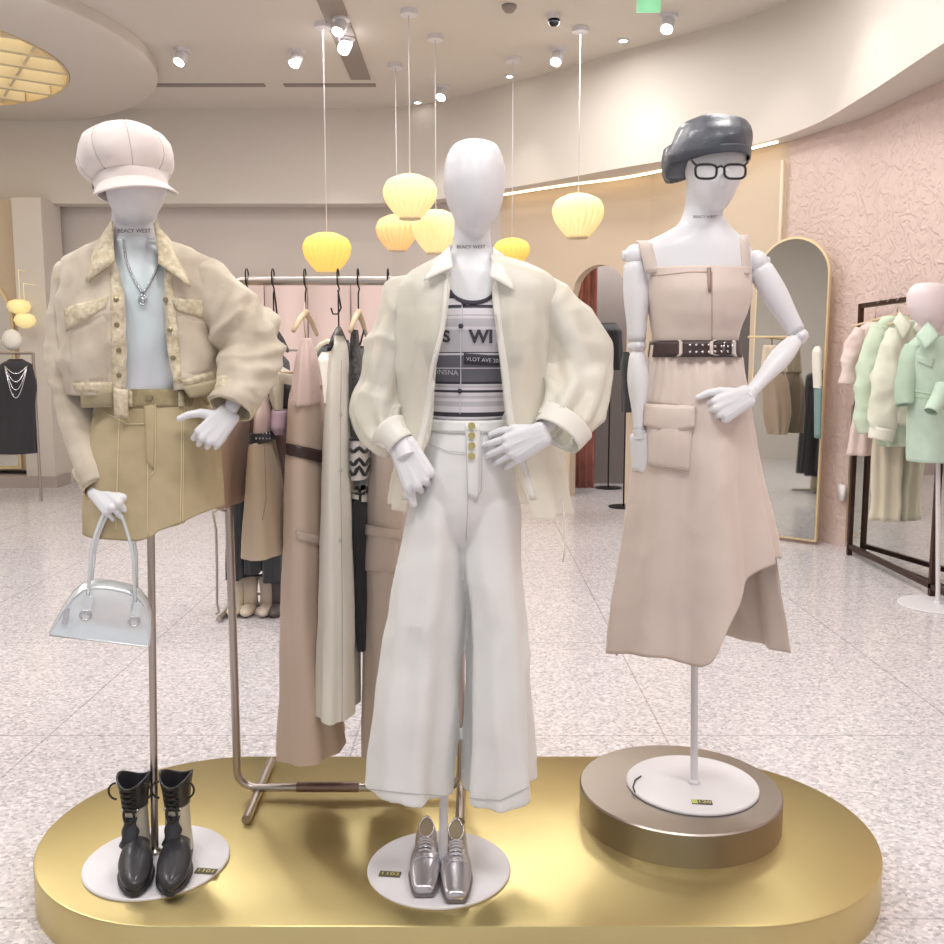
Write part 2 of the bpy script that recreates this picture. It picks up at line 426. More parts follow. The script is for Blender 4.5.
struct('wall_back_right', wall_strip([(.32, 10.52), (.95, 9.98)], 0, 3.25), TAN)
struct('wall_arch', arch_wall((.95, 9.98), (1.75, 9.35), [(.12, .78, 1.82+.28)], 3.25), TAN)
struct('wall_arch', arch_wall((1.75, 9.35), (2.62, 7.95), [(.62, 1.30, 1.95)], 3.25), TAN)
for sg in ([(2.62, 7.95), (2.92, 7.2)], [(2.92, 7.2), (3.08, 6.0)], [(3.08, 6.0), (3.1, 2), (3.1, -4.8)]): struct('wall_right', wall_strip(sg, 0, 3.25), PLASTER)
struct('wall_left', M().box(-7.2, -7.05, -5, 11.4, 0, 4.3), PLAS)
# soffit that closes the gap between fascia and lower wall
struct('trim_soffit', wall_strip([(p[0]+.012, p[1]+.012) for p in fas], 3.252, 3.30, .75), FASC)
# rooms behind the arches
struct('wall_fitting_room', M().box(.6, 4.2, 11.0, 11.1, 0, 3.3), DGREY)
struct('wall_fitting_room', M().box(3.6, 3.7, 8.2, 11.0, 0, 3.3), DGREY)
struct('wall_fitting_room', wall_strip([(1.78, 9.5), (2.5, 10.6)], 0, 3.3, .06), GREYW)
# hidden cove light above the tan wall
cove = smooth_path([(.36, 10.45), (.95, 9.92), (1.72, 9.3), (2.55, 7.98)], 6)
tag(mk('cove_light', wall_strip([(p[0]-.05, p[1]-.06) for p in cove], 3.236, 3.251, .03), LEDW), 'thin warm light strip hidden under the soffit above the tan curved wall', 'light')
for q in ((2.2, 10.6, 3.1), (3.0, 9.4, 3.1), (1.2, 10.6, 3.1)): area(q, .4, 14)  # unseen lamps added to lighten the dark fitting rooms
# pink partition panels at the back
for i, (a, b) in enumerate(((-2.9, -2.42), (-2.40, -1.92), (-1.90, -1.42), (-1.40, -.95))):
    tag(mk('partition_panel', M().box(a, b, 10.95, 11.02, 0, 2.38), PINKW), ['pale pink upright panel on the back wall, first from the left', 'pale pink upright panel on the back wall, second from the left', 'pale pink upright panel on the back wall, third from the left', 'pale pink upright panel on the back wall, nearest the lantern cluster'][i], 'wall panel', 'pink panels on the back wall')
# left column and beige mirror wall
struct('trim_column', M().box(-5.16, -4.83, 10.7, 11.2, 0, 3.27), FASC)
struct('wall_mirror_panel', M().box(-6.9, -5.16, 10.85, 11.0, .18, 3.27), mat('beige_wall', srgb(206, 188, 165), .85))
struct('baseboard_left', M().box(-6.9, -4.78, 10.62, 11.0, 0, .13), mat('grey_base', srgb(178, 166, 160), .6))
def arch_pts(x0, x1, z0, z1, n=20):
    r = (x1-x0)/2; c = (x0+x1)/2; P = [(x0, z0), (x1, z0)]
    for i in range(n+1): a = PI*i/n; P.append((c+r*math.cos(a), z1-r+r*math.sin(a)))
    return P
def prism(P, to3, d):
    """outline P extruded by vector d"""
    n = len(P); f3 = [Vector(to3(*p)) for p in P]; g = M()
    return g.add(f3+[p+d for p in f3], [tuple(range(n))[::-1], tuple(range(n, 2*n))]+[(i, (i+1) % n, n+(i+1) % n, n+i) for i in range(n)])
t = thing('wall_mirror', 'tall arched wall mirror behind the black dress at the far left', 'mirror', (-5.95, 10.84, .2))
P = arch_pts(-6.5, -5.27, .2, 2.52)
mk('frame', prism(P, lambda x, z: (x, 10.85, z), Vector((0, -.04, 0))), GFRAME, t, False)
mk('mirror_glass', prism([(-5.885+(x+5.885)*.95, 1.36+(z-1.36)*.97) for x, z in P], lambda x, z: (x, 10.808, z), Vector((0, -.006, 0))), MIRROR, t, False)
# arched standing mirror right of the dress
t = thing('wall_mirror', 'arched mirror with pale gold edge leaning beside the pink plaster wall', 'mirror', (2.63, 7.42, 0))
a = Vector((2.30, 7.66, 0)); b = Vector((2.74, 7.26, 0)); dr = (b-a); Lm = dr.length; dr.normalize(); nn = Vector((dr.y, -dr.x, 0)); lean = Vector((0, 0, 0))
P = arch_pts(0, Lm, .03, 2.42)
t3 = lambda u, z: tuple(a+dr*u+Vector((0, 0, z))-nn*(.02*z))
mk('frame', prism(P, t3, nn*.035), GFRAME, t, False)
mk('mirror_glass', prism([(Lm/2+(x-Lm/2)*.96, 1.2+(z-1.2)*.985) for x, z in P], lambda u, z: tuple(Vector(t3(u, z))+nn*.037), nn*.005), MIRROR, t, False)
# low mirror on the pink wall behind the right rack
t = thing('wall_mirror', 'low frameless mirror on the pink wall behind the bronze clothes rack', 'mirror', (3.0, 6.4, 0))
mk('mirror_glass', prism([(0, .03), (1.9, .03), (1.9, 1.12), (0, 1.12)], lambda u, z: (2.885+.16*u/1.2*.95, 7.05-u, z), Vector((-.012, 0, 0))), MIRROR, t, False)
# pale recessed light panel high on the pink wall
tag(mk('wall_light_panel', M().box(3.0, 3.045, 4.6, 6.05, 2.28, 3.2), mat('pale_panel', srgb(228, 214, 196), .7)), 'pale rounded panel high on the pink plaster wall at the right edge', 'wall panel')
tag(mk('vertical_strip', M().box(2.56, 2.585, 7.93, 7.96, 1.9, 3.1), mat('strip_cream', srgb(240, 222, 200), .6)), 'thin cream upright strip on the tan wall right of the beret', 'wall strip')
tag(mk('wall_socket', M().box(2.86, 2.885, 7.10, 7.22, .38, .50), mat('socket_white', srgb(235, 230, 228), .4)), 'white wall socket low on the pink wall beside the bronze rack', 'socket')
# curtain in the arched doorway, black clothes inside
def curtain(x0, x1, y, z0, z1, amp=.02, wv=9):
    g = M(); n = 40; m = 6
    for j in range(m+1):
        for i in range(n+1): g.v.append(Vector((x0+(x1-x0)*i/n, y+amp*math.sin(i/n*wv*2*PI)*(1-.2*j/m), z1+(z0-z1)*j/m)))
    for j in range(m):
        for i in range(n): g.f.append((j*(n+1)+i, (j+1)*(n+1)+i, (j+1)*(n+1)+i+1, j*(n+1)+i+1))
    return g
tag(mk('curtain', curtain(1.14, 1.36, 10.25, .05, 2.6, .02, 3), mat('rust_curtain', srgb(150, 96, 84), .85, var=.15), mods=SOL(.004)), 'rust brown curtain drawn aside in the arched doorway', 'curtain')
# ------------------------------------------------------------------ ceiling
g = M().lathe([(1.66, 4.17), (2.42, 4.17), (2.46, 4.2), (2.46, 4.299), (1.66, 4.299), (1.66, 4.17)], (-5.42, 8.75, 0), 96)
struct('ceiling_ring', g, CEIL, True, 40)
t = thing('slatted_light', 'round ceiling opening with cream slats lit from above, top left corner', 'ceiling light', (-5.42, 8.75, 4.1))
g = M().lathe([(1.63, 4.165), (1.655, 4.165), (1.655, 4.27), (1.63, 4.27), (1.63, 4.165)], (-5.42, 8.75, 0), 64); mk('rim', g, GFRAME, t, True, None, 40)
g = M().lathe([(0, 4.285), (1.64, 4.285), (1.64, 4.298), (0, 4.298)], (-5.42, 8.75, 0), 64)
mk('light_panel', g, mat('glow_panel', (1, .9, .7), .5, emis=.75, ecol=(1, .92, .72)), t, False)
for i in range(-3, 4):
    u = i*.42; h = math.sqrt(1.63**2-u*u); ax = (Vector((.83, .56, 0)), Vector((-.56, .83, 0)), Vector((0, 0, 1)))
    mk('slat', M().obox(Vector((-5.42, 8.75, 4.225))+ax[1]*u, ax, (h, .035, .055)), SLATM, t, False)
for i in (-2, -1, 0, 1, 2):
    h = math.sqrt(1.63**2-(i*.6)**2); mk('cross_divider', M().obox(Vector((-5.42, 8.75, 4.235))+ax[0]*i*.6, (ax[1], ax[0], ax[2]), (h, .015, .040)), SLATM, t, False)
struct('trim_slot', M().box(-1.23, -1.03, 7.2, 9.85, 4.285, 4.302), SLOT)
struct('trim_slot', M().box(-3.75, -2.15, 10.02, 10.10, 4.285, 4.302), SLOT)
struct('trim_slot', M().box(-1.95, -1.0, 10.02, 10.10, 4.285, 4.302), SLOT)
def spot(x, y, label, tiltx=-.55):
    t = thing('ceiling_spotlight', label, 'spotlight', (x, y, 4.3), 'adjustable spotlights on the ceiling')
    mk('mounting_plate', M().lathe([(0, 4.27), (.075, 4.27), (.075, 4.3), (0, 4.3)], (x, y, 0), 24), METALW, t, True, None, 40)
    R = Matrix.Rotation(tiltx, 4, 'X') @ Matrix.Rotation(.25, 4, 'Y')
    mk('lamp_body', M().lathe([(.045, -.10), (.055, -.10), (.055, 0), (.03, .02), (0, .02)], (x, y, 4.25), 24, R), METALW, t, True, None, 40)
    mk('lens', M().lathe([(0, -.102), (.047, -.102), (.047, -.094), (0, -.094)], (x, y, 4.25), 24, R), LENS, t, True, None, 40)
def down(x, y, label, r=.05):
    t = thing('downlight', label, 'downlight', (x, y, 4.3), 'small recessed downlights')
    mk('trim_ring', M().lathe([(r, 4.285), (r+.02, 4.285), (r+.02, 4.3), (r, 4.3), (r, 4.285)], (x, y, 0), 24), METALW, t, True, None, 40)
    mk('lens', M().lathe([(0, 4.288), (r, 4.288), (r, 4.296), (0, 4.296)], (x, y, 0), 24), LENS, t, True, None, 40)
spot(-2.66, 8.95, 'white ceiling spotlight directly above the white newsboy cap')
spot(-1.615, 9.0, 'white ceiling spotlight left of the ceiling slot, above the rack')
spot(-1.09, 8.15, 'white spotlight inside the dark ceiling slot, nearer the top edge', -.5)
spot(-1.11, 8.62, 'white spotlight inside the dark ceiling slot, lower of the two', -.5)
spot(.79, 8.95, 'white ceiling spotlight above the single hanging lantern')
spot(1.63, 8.1, 'white ceiling spotlight above the black beret')
spot(-.3, 10.1, 'white ceiling spotlight above the head of the middle mannequin')
for x, y, l in ((1.35, 8.7, 'small round downlight left of the spotlight above the beret'), (.38, 9.75, 'small round downlight right above the middle mannequin head'), (-.6, 10.7, 'small round downlight beside the far end of the ceiling slot')): down(x, y, l, .035)
t = thing('ceiling_camera', 'black dome camera on the ceiling right of the centre', 'camera', (.68, 8.1, 4.3))
mk('mount', M().lathe([(0, 4.26), (.06, 4.26), (.06, 4.3), (0, 4.3)], (.68, 8.1, 0), 24), METALW, t, True, None, 40)
mk('dome', M().ell((.68, 8.1, 4.25), (.05, .05, .045)), BLACKM, t)
t = thing('smoke_detector', 'small round grey detector on the ceiling near the top edge', 'smoke detector', (.3, 7.9, 4.3))
mk('body', M().lathe([(0, 4.25), (.035, 4.25), (.06, 4.28), (.06, 4.3), (0, 4.3)], (.3, 7.9, 0), 24), SLOT, t, True)
tag(mk('exit_sign', M().box(1.27, 1.45, 7.52, 7.55, 4.12, 4.27), mat('green_sign', srgb(150, 225, 175), .5, emis=.4)), 'pale green lit sign hanging from the ceiling at the top edge', 'sign')
# ------------------------------------------------------------------ pleated lanterns
LAN = [mat('lantern_paper_a', (.95, .62, .16), .7, emis=.34, ecol=(1, .60, .12)), mat('lantern_paper_b', (.93, .80, .42), .7, emis=.30, ecol=(1, .78, .34)), mat('lantern_paper_c', (.92, .62, .30), .7, emis=.26, ecol=(1, .55, .18))]
def lantern(x, y, Y, wpx, hpx, k, label):
    c = W(x, y, Y); r = wpx/2*(Y*cP)/F; h = hpx*(Y*cP)/F
    t = thing('pendant_lantern', label, 'pendant lamp', (c.x, c.y, c.z-h/2), 'pleated pendant lanterns')
    pr = []
    for i in range(25):
        s = i/24
        rr = r*(herm([0, .06, .2, .42, .62, .85, 1], [.40, .50, .70, .93, 1.0, .86, .40], s)); pr.append((rr, -h/2+h*s))
    mk('lamp_shade', M().lathe(pr, c, 144, None, lambda q, z: 1+.045*math.cos(22*q)), LAN[k], t)
    mk('lower_rim', M().lathe([(r*.36, -h/2-.008), (r*.42, -h/2-.008), (r*.42, -h/2+.006), (r*.36, -h/2+.006)], c, 32), GFRAME, t)
    mk('cord', M().tube([(c.x, c.y, c.z+h/2-.01), (c.x, c.y, 4.28)], .004, 6), METALW, t)
    mk('canopy', M().lathe([(0, 4.26), (.07, 4.26), (.07, 4.3), (0, 4.3)], (c.x, c.y, 0), 24), METALW, t, True, None, 40)
lantern(327, 253, 8.3, 46, 38, 0, 'golden pleated lantern hanging alone above the front steel rack')
lantern(397, 233, 9.4, 40, 34, 2, 'orange tinted pleated lantern, lowest left of the cluster left of the middle head')
lantern(410, 197, 8.0, 51, 41, 1, 'pale pleated lantern, highest of the cluster left of the middle head')
lantern(436, 232, 8.6, 45, 41, 1, 'cream pleated lantern half hidden behind the middle mannequin head')
lantern(512, 252, 9.2, 34, 26, 0, 'yellow pleated lantern peeking over the right shoulder of the cream shirt')
lantern(578, 216, 8.4, 49, 41, 1, 'pale yellow pleated lantern hanging alone right of the middle mannequin')
# ------------------------------------------------------------------ display platform
def stadium(x0, x1, y0, y1, z0, z1, n=40, bev=.006):
    r = (y1-y0)/2; cy = (y0+y1)/2
    def ringp(off, z):
        P = []
        for i in range(n+1): a = -PI/2+PI*i/n; P.append(Vector((x1-r+(r-off)*math.cos(a), cy+(r-off)*math.sin(a), z)))
        for i in range(n+1): a = PI/2+PI*i/n; P.append(Vector((x0+r+(r-off)*math.cos(a), cy+(r-off)*math.sin(a), z)))
        return P
    g = M(); R = [ringp(0, z0), ringp(0, z1-bev), ringp(bev*.3, z1-bev*.3), ringp(bev, z1)]; K = len(R[0])
    for q in R: g.v += q
    for j in range(3):
        for i in range(K): g.f.append((j*K+i, j*K+(i+1) % K, (j+1)*K+(i+1) % K, (j+1)*K+i))
    g.f.append(tuple(3*K+i for i in range(K))); g.f.append(tuple(range(K))[::-1]); return g
PZ = .12
tag(mk('display_platform', stadium(-1.215, 1.14, 2.06, 3.02, 0, PZ), GOLD, None, True, None, 25), 'long low brass display platform with rounded ends under the three mannequins', 'platform')
SZ = .215
g = M().lathe([(0, PZ), (.29, PZ), (.29, SZ-.004), (.286, SZ), (0, SZ)], (.608, 2.60, 0), 96)
tag(mk('round_riser', g, GUN, None, True, None, 25), 'round brushed grey metal riser under the right mannequin on the platform', 'riser')
# ================================================================== mannequins
REM = lambda v, sm=4: [('REMESH', dict(mode='VOXEL', voxel_size=v, use_smooth_shade=True)), ('SMOOTH', dict(factor=.6, iterations=sm))]
def hand_mesh(wrist, xdir, back, side, L=.175, curls=((.3, .4, .3),)*4, thumb=(.6, -.3, .3), spread=1.0):
    """palm, four fingers of unequal length and a thumb; wrist in world, xdir along the hand, back = back-of-hand normal"""
    x = Vector(xdir).normalized(); z = Vector(back); z = (z-x*z.dot(x)).normalized(); y = z.cross(x)*side; k = L/.175
    T = lambda p: Vector(wrist)+(x*p[0]+y*p[1]+z*p[2])*k
    g = M()
    def cap(a, b, r0, r1):
        a = Vector(a); b = Vector(b); n = 4
        g.tube([T(a.lerp(b, i/n)) for i in range(n+1)], [(r0+(r1-r0)*i/n)*k for i in range(n+1)], 10)
        for p, r in ((a, r0), (b, r1)): g.ell(T(p), (r*k,)*3, 10, 6)
    base = [(.082, .027, 0), (.088, .009, .003), (.084, -.010, .001), (.075, -.027, -.003)]
    for i, b in enumerate(base):
        cap((0, b[1]*.55, 0), b, .0155, .0115)
        cap((.03, b[1]*.7, -.003), (b[0]*.96, b[1], -.006), .014, .010)
    for (a_, b_) in zip(base, base[1:]):
        c_ = [(a_[i]+b_[i])/2 for i in range(3)]; cap((0, c_[1]*.55, .001), (c_[0]*.93, c_[1], .001), .0152, .0115)
    lens = [(.040, .025, .019), (.045, .029, .020), (.041, .027, .019), (.032, .021, .017)]
    for i, b in enumerate(base):
        p = Vector(b); ang = 0; yaw = (.10, .02, -.05, -.13)[i]*spread; cu = curls[i % len(curls)]
        rad = (.0088, .0090, .0086, .0078)[i]
        for j in range(3):
            ang += cu[j]; d = Vector((math.cos(ang)*math.cos(yaw), math.sin(yaw)*max(.2, math.cos(ang)), -math.sin(ang)))
            q = p+d*lens[i][j]; cap(p, q, rad, rad*.88); rad *= .88; p = q
    # thumb leaves the side of the palm near the wrist
    p = Vector((.022, .020, -.006)); a = thumb[0]; dn = thumb[1]
    for j, (ln, r0, r1) in enumerate(((.040, .0145, .0125), (.031, .0112, .0100), (.026, .0100, .0080))):
        d = Vector((math.cos(a), math.sin(a), dn)).normalized(); q = p+d*ln; cap(p, q, r0, r1); p = q; a -= thumb[2]
    return g
def pole_base(t, dc, zb, pole_px, top_y, Y, dr=.188, pr=.0105, polemat=None, lbl=None, mount=None):
    x, y = dc
    g = M().lathe([(0, zb), (dr-.002, zb), (dr, zb+.002), (dr, zb+.006), (dr-.003, zb+.009), (0, zb+.011)], (x, y, 0), 96)
    mk('base_disc', g, METALW, t, True, None, 40)
    p = Zp(pole_px[0], pole_px[1], zb+.01)
    tp = W(pole_px[0] if len(pole_px) < 3 else pole_px[2], top_y, p.y)
    g = M().tube([(p.x, p.y, zb+.008), (tp.x, p.y, tp.z)], pr, 24); g.lathe([(0, zb+.008), (pr*1.7, zb+.008), (pr*1.7, zb+.018), (pr*1.1, zb+.024), (0, zb+.024)], (p.x, p.y, 0), 24)
    o = mk('pole', g, polemat or METALW, t, True, None, 40)
    if lbl: o['label'] = lbl
    return p
STK = mat('sticker_dark', srgb(92, 88, 66), .5); STG = mat('sticker_gold', srgb(214, 204, 130), .5); INK = mat('ink_grey', srgb(96, 84, 84), .7)
def sticker(t, px, zb, body, green=False):
    c = Zp(px[0], px[1], zb+.0112); u = Vector((1, -.12, 0)).normalized(); v = Vector((.12, 1, 0)).normalized()
    g = M().obox(c, (u, v, Vector((0, 0, 1))), (.028, .0125, .0006)); s = mk('price_sticker', g, STK, t, False)
    g = text(body, .019, lambda a, b: (c+u*a*1.35+v*b, Vector((0, 0, 1))), .0012); mk('sticker_print', g, STG, s, False)
    if green: mk('sticker_patch', M().obox(c-u*.02, (u, v, Vector((0, 0, 1))), (.0075, .011, .0012)), mat('sticker_green', srgb(196, 214, 110), .5), s, False)
def egg(rows, Y): return loft(rows, Y, 40, 30, 2.0, capT=True, capB=True)
def seg(p0, p1, r0, rm, r1, n=24):
    """tapered limb segment in world units"""
    p0 = Vector(p0); p1 = Vector(p1); m = 14; rr = [herm([0, .06, .35, .8, 1], [r0*.75, r0, rm, r1*1.02, r1*.9], i/m) for i in range(m+1)]
    return M().tube([p0.lerp(p1, i/m) for i in range(m+1)], rr, n)
def joint(c, r, ax=(1, 0, 0)):
    c = Vector(c); a = Vector(ax).normalized(); g = M().ell(c, (r, r, r), 20, 12)
    g.tube([c-a*r*1.12, c+a*r*1.12], r*.45, 16); return g
# ---------------------------------------------------------------- left mannequin
YL = 2.34
mL = thing('mannequin', 'white mannequin in the khaki denim jacket and white newsboy cap, on the left', 'mannequin', (-.842, 2.346, PZ))
body = egg([(130, 122, 148, .03, .04), (134, 117, 156, .05, .06), (145, 110, 163, .075, .085), (160, 107, 166, .09, .095), (178, 107, 166, .095, .09), (195, 109, 164, .09, .08), (210, 114, 158, .078, .055), (222, 121, 151, .055, .03), (228, 127, 146, .03, .0)], YL-.02)
body.join(loft([(195, 113, 157, .05, .05), (225, 113, 156, .050, .05), (243, 111, 159, .055, .055), (256, 103, 170, .065, .065), (266, 84, 195, .07, .07), (280, 74, 207, .08, .08), (320, 78, 200, .105, .08), (360, 88, 194, .085, .075), (395, 96, 192, .08, .08), (440, 88, 208, .09, .10), (490, 92, 206, .07, .09)], YL, 40, 40, 2.0, capT=True, capB=True))
bodL = mk('body', body, WHITE, mL, True, REM(.005))
def arm_parts(t, sh, el, wr, r=.034):
    mk('upper_arm', seg(sh, el, r, r*1.03, r*.82), WHITE, t); mk('elbow_joint', joint(el, r*.72, (0, 1, 0)), WHITE, t)
    mk('forearm', seg(el, wr, r*.8, r*.82, r*.55), WHITE, t)
arm_parts(mL, W(82, 283, YL), W(66, 388, YL+.01), W(100, 484, YL-.07), .024)
arm_parts(mL, W(203, 283, YL), W(262, 348, YL-.02), W(229, 412, YL-.12))
FIST = ((1.25, 1.5, .9), (1.35, 1.5, .9), (1.4, 1.5, .9), (1.45, 1.5, .9))
mk('hand', hand_mesh(W(229, 414, YL-.12), (-.62, -.25, -.72), (.15, -1, .1), -1, .165, ((1.0, 1.4, .8), (1.15, 1.4, .8), (1.2, 1.4, .8), (1.25, 1.4, .8)), (1.02, -.15, .28)), WHITE, mL, True, REM(.0022, 3))
mk('hand', hand_mesh(W(98, 489, YL-.09), (.62, -.45, -.36), (-.1, -.8, .6), 1, .165, ((1.2, 1.4, .8), (1.25, 1.4, .8), (1.3, 1.4, .8), (1.35, 1.4, .8)), (.55, -.5, .15)), WHITE, mL, True, REM(.0022, 3))
pole_base(mL, (-.842, 2.346), PZ, (155, 853, 150), 470, YL, .188, .0098, STEELP, 'satin steel pole')
sticker(mL, (206, 871), PZ, '1101')
bL = body.bvh()
mk('neck_lettering', text_on(bL, 'BEACY WEST', 134, 231, .0135), INK, mL, False)
# ---------------------------------------------------------------- middle mannequin
YM = 2.31
mM = thing('mannequin', 'white faceless mannequin in the sheer cream shirt and wide trousers, in the middle', 'mannequin', (-.087, 2.311, PZ))
body = egg([(140, 464, 486, .02, .02), (142, 458, 492, .035, .04), (147, 452, 498, .055, .06), (156, 447, 502, .075, .08), (170, 444, 505, .09, .095), (185, 443, 505, .097, .095), (200, 446, 503, .093, .085), (215, 452, 498, .082, .065), (227, 458, 490, .066, .04), (236, 465, 484, .045, .01), (239, 470, 479, .02, -.01)], YM-.03)
body.join(loft([(205, 455, 491, .045, .05), (228, 454, 490, .047, .05), (247, 452, 492, .05, .055), (262, 445, 503, .058, .06), (274, 425, 528, .07, .07), (288, 412, 542, .08, .08), (330, 418, 532, .108, .08), (370, 428, 520, .092, .075), (410, 434, 510, .08, .08), (450, 428, 514, .09, .10), (500, 425, 516, .08, .09)], YM, 40, 40, 2.0, capT=True, capB=True))
bodM = mk('body', body, WHITE, mM, True, REM(.005))
arm_parts(mM, W(408, 292, YM), W(378, 392, YM+.02), W(404, 448, YM-.10), .026)
arm_parts(mM, W(548, 296, YM), W(586, 372, YM-.01), W(540, 436, YM-.14), .03)
mk('wrist_joint', M().tube([W(399, 436, YM-.085), W(403, 447, YM-.10), W(407, 457, YM-.11)], [.026, .0255, .026], 24), WHITE, mM, True, None, 40)
mk('hand', hand_mesh(W(403, 446, YM-.10), (.42, -.2, -.85), (-.1, -1, .25), -1, .20, ((1.3, 1.2, .8), (1.35, 1.2, .8), (1.4, 1.2, .8), (1.4, 1.2, .8)), (.10, -.12, -.05)), WHITE, mM, True, REM(.0022, 3))
mk('hand', hand_mesh(W(543, 434, YM-.14), (-.86, .05, -.42), (.1, -1, .15), -1, .18, ((.28, .45, .3), (.38, .55, .35), (.45, .6, .4), (.5, .6, .4)), (.5, -.25, .2), 1.6), WHITE, mM, True, REM(.0022, 3))
pole_base(mM, (-.087, 2.311), PZ, (443, 872, 447), 560, YM, .188, .0115)
sticker(mM, (390, 874), PZ, '1103')
bM = body.bvh()
mk('neck_lettering', text_on(bM, 'BEACY WEST', 471, 247, .0115), INK, mM, False)
# ---------------------------------------------------------------- right mannequin
YR = 2.60
mR = thing('mannequin', 'white jointed mannequin in the beige belted dress and black beret, on the riser', 'mannequin', (.645, 2.60, SZ))
# head turned a little: narrow, chin at lower right, shaped nose
body = egg([(122, 692, 722, .04, .06), (128, 688, 733, .07, .08), (140, 684, 742, .09, .09), (155, 683, 745, .10, .095), (170, 685, 743, .10, .088), (182, 688, 739, .095, .075), (195, 692, 733, .086, .055), (206, 698, 727, .07, .03), (213, 704, 721, .045, .0)], YR-.03)
body.ell(W(724, 178, YR-.125), (.014, .022, .03))
body.join(loft([(175, 688, 722, .05, .06), (200, 686, 720, .05, .055), (215, 683, 723, .05, .055), (227, 676, 730, .056, .06), (237, 656, 742, .065, .065), (246, 641, 750, .072, .075), (262, 637, 753, .08, .08), (300, 648, 746, .10, .08), (345, 655, 735, .085, .075), (390, 650, 738, .085, .09), (450, 645, 745, .09, .10), (490, 648, 742, .07, .09)], YR, 44, 44, 2.0, capT=True, capB=True))
mk('body', body, WHITE, mR, True, REM(.005))
bR = body.bvh()
def jarm(t, sh, el, wr, r, w0=.02):
    mk('shoulder_joint', joint(sh, r*.95, (1, 0, 0)), WHITE, t)
    sh = Vector(sh); el = Vector(el); wr = Vector(wr); d = (el-sh).normalized(); e = (wr-el).normalized()
    mk('upper_arm', seg(sh+d*.012, el-d*.014, r, r*1.06, r*.80), WHITE, t)
    mk('elbow_joint', joint(el, r*.72, (0, 1, 0)).join(joint(el, r*.62, (1, 0, .2))), WHITE, t)
    mk('forearm', seg(el+e*.014, wr, r*.66, r*.88, r*.56), WHITE, t)
    mk('wrist_joint', M().tube([wr-e*.004, wr+e*.004, wr+e*.008, wr+e*.02], [r*.62, r*.62, r*.55, r*.6], 24), WHITE, t, True, None, 40)
jarm(mR, W(636, 256, YR-.01), W(637, 346, YR-.01), W(640, 432, YR-.05), .034)
jarm(mR, W(756, 262, YR-.01), W(799, 336, YR-.02), W(750, 393, YR-.14), .033)
mk('hand', hand_mesh(W(641, 437, YR-.052), (.16, -.12, -1), (-.35, -.95, 0), 1, .185, ((.5, .7, .5), (.55, .75, .5), (.6, .8, .5), (.65, .8, .5)), (.45, -.3, .15)), WHITE, mR, True, REM(.0022, 3))
mk('hand', hand_mesh(W(747, 396, YR-.15), (-.82, -.1, -.42), (.05, -1, .15), -1, .178, ((1.3, 1.5, .9), (1.35, 1.5, .9), (1.4, 1.5, .9), (1.45, 1.5, .9)), (.62, -.15, .28)), WHITE, mR, True, REM(.0022, 3))
pole_base(mR, (.645, 2.60), SZ, (694, 783, 695), 560, YR, .190, .0105)
sticker(mR, (702, 802), SZ, '1120', True)
c = Zp(634, 785, SZ+.0112); g = M().tube([Zp(641, 776, SZ+.013), Zp(635, 780, SZ+.013), Zp(633, 787, SZ+.013), Zp(635, 792, SZ+.013)], .002, 6); mk('tag_string', g, BLACKM, mR)
mk('neck_lettering', text_on(bR, 'BEACY WEST', 705, 217, .0105), INK, mR, False)
# ================================================================== clothes of the left mannequin
KHAKI = mat('khaki_denim', srgb(206, 191, 170), .85, bump=.35, bscale=900, var=.12, vscale=9, sheen=.2, btype='weave', col2=srgb(224, 213, 194))
KHAKI2 = mat('khaki_denim_seam', srgb(204, 188, 154), .85, bump=.7, bscale=220, var=.09, vscale=75, col2=srgb(230, 220, 196))
KHAKI3 = mat('khaki_skirt_denim', srgb(190, 172, 134), .85, bump=.35, bscale=900, var=.12, vscale=8, btype='weave', col2=srgb(204, 188, 152))
STITCH = mat('stitch_thread', srgb(140, 122, 92), .8)
SATIN = mat('pale_blue_satin', srgb(206, 222, 224), .32, sheen=.3, col2=srgb(224, 226, 236), var=.04, vscale=5)
LINING = mat('jacket_lining', srgb(170, 158, 130), .9)
def crink(P, a=.0035, s=14, seed=0): return a*nz(P, s, s, s*.8, seed)+a*.45*nz(P, s*3, s*3, s*2.4, seed+5)
f_top = loft([(240, 110, 160, .066, .062), (247, 109, 162, .072, .066), (258, 100, 174, .082, .075), (272, 88, 192, .096, .085), (300, 82, 200, .116, .095), (340, 88, 196, .114, .09), (380, 94, 192, .10, .088), (402, 96, 194, .098, .092)], YL, 64, 40, fold=lambda th, t, P: .003*math.sin(7*th+3*t)*t+crink(P, .002, 10))
tp = mk('satin_blouse', f_top, SATIN, None, True, SOL(.002)); tag(tp, 'pale blue satin top showing between the open halves of the khaki jacket', 'top')
def jfold(th, t, P): return crink(P, .008, 10, 3)+.010*rp(P, 5, 5, 9, 2)+.007*rp(P, 13, 10, 7, 6)-.006
def jbot(th):
    c = math.cos(th); return 392-6*max(0, c)+(2 if c < 0 else 0)
J = loft([(243, 98, 172, .075, .075, 116, 156), (252, 84, 196, .085, .085, 117, 158), (262, 68, 212, .098, .10, 119, 160), (282, 63, 217, .118, .115, 122, 162), (310, 63, 218, .13, .12, 127, 163), (350, 65, 219, .13, .12, 128, 165), (380, 70, 220, .128, .12, 128, 170), (402, 76, 221, .125, .12, 128, 173)], YL, 96, 60, 2.15, fold=jfold, ybot=jbot, closed=False)
bJ = J.bvh()
jk = thing('denim_jacket', 'cropped khaki denim jacket worn open by the left mannequin', 'jacket', W(140, 395, YL))
mk('jacket_body', J, KHAKI, jk, True, SOL(.003))
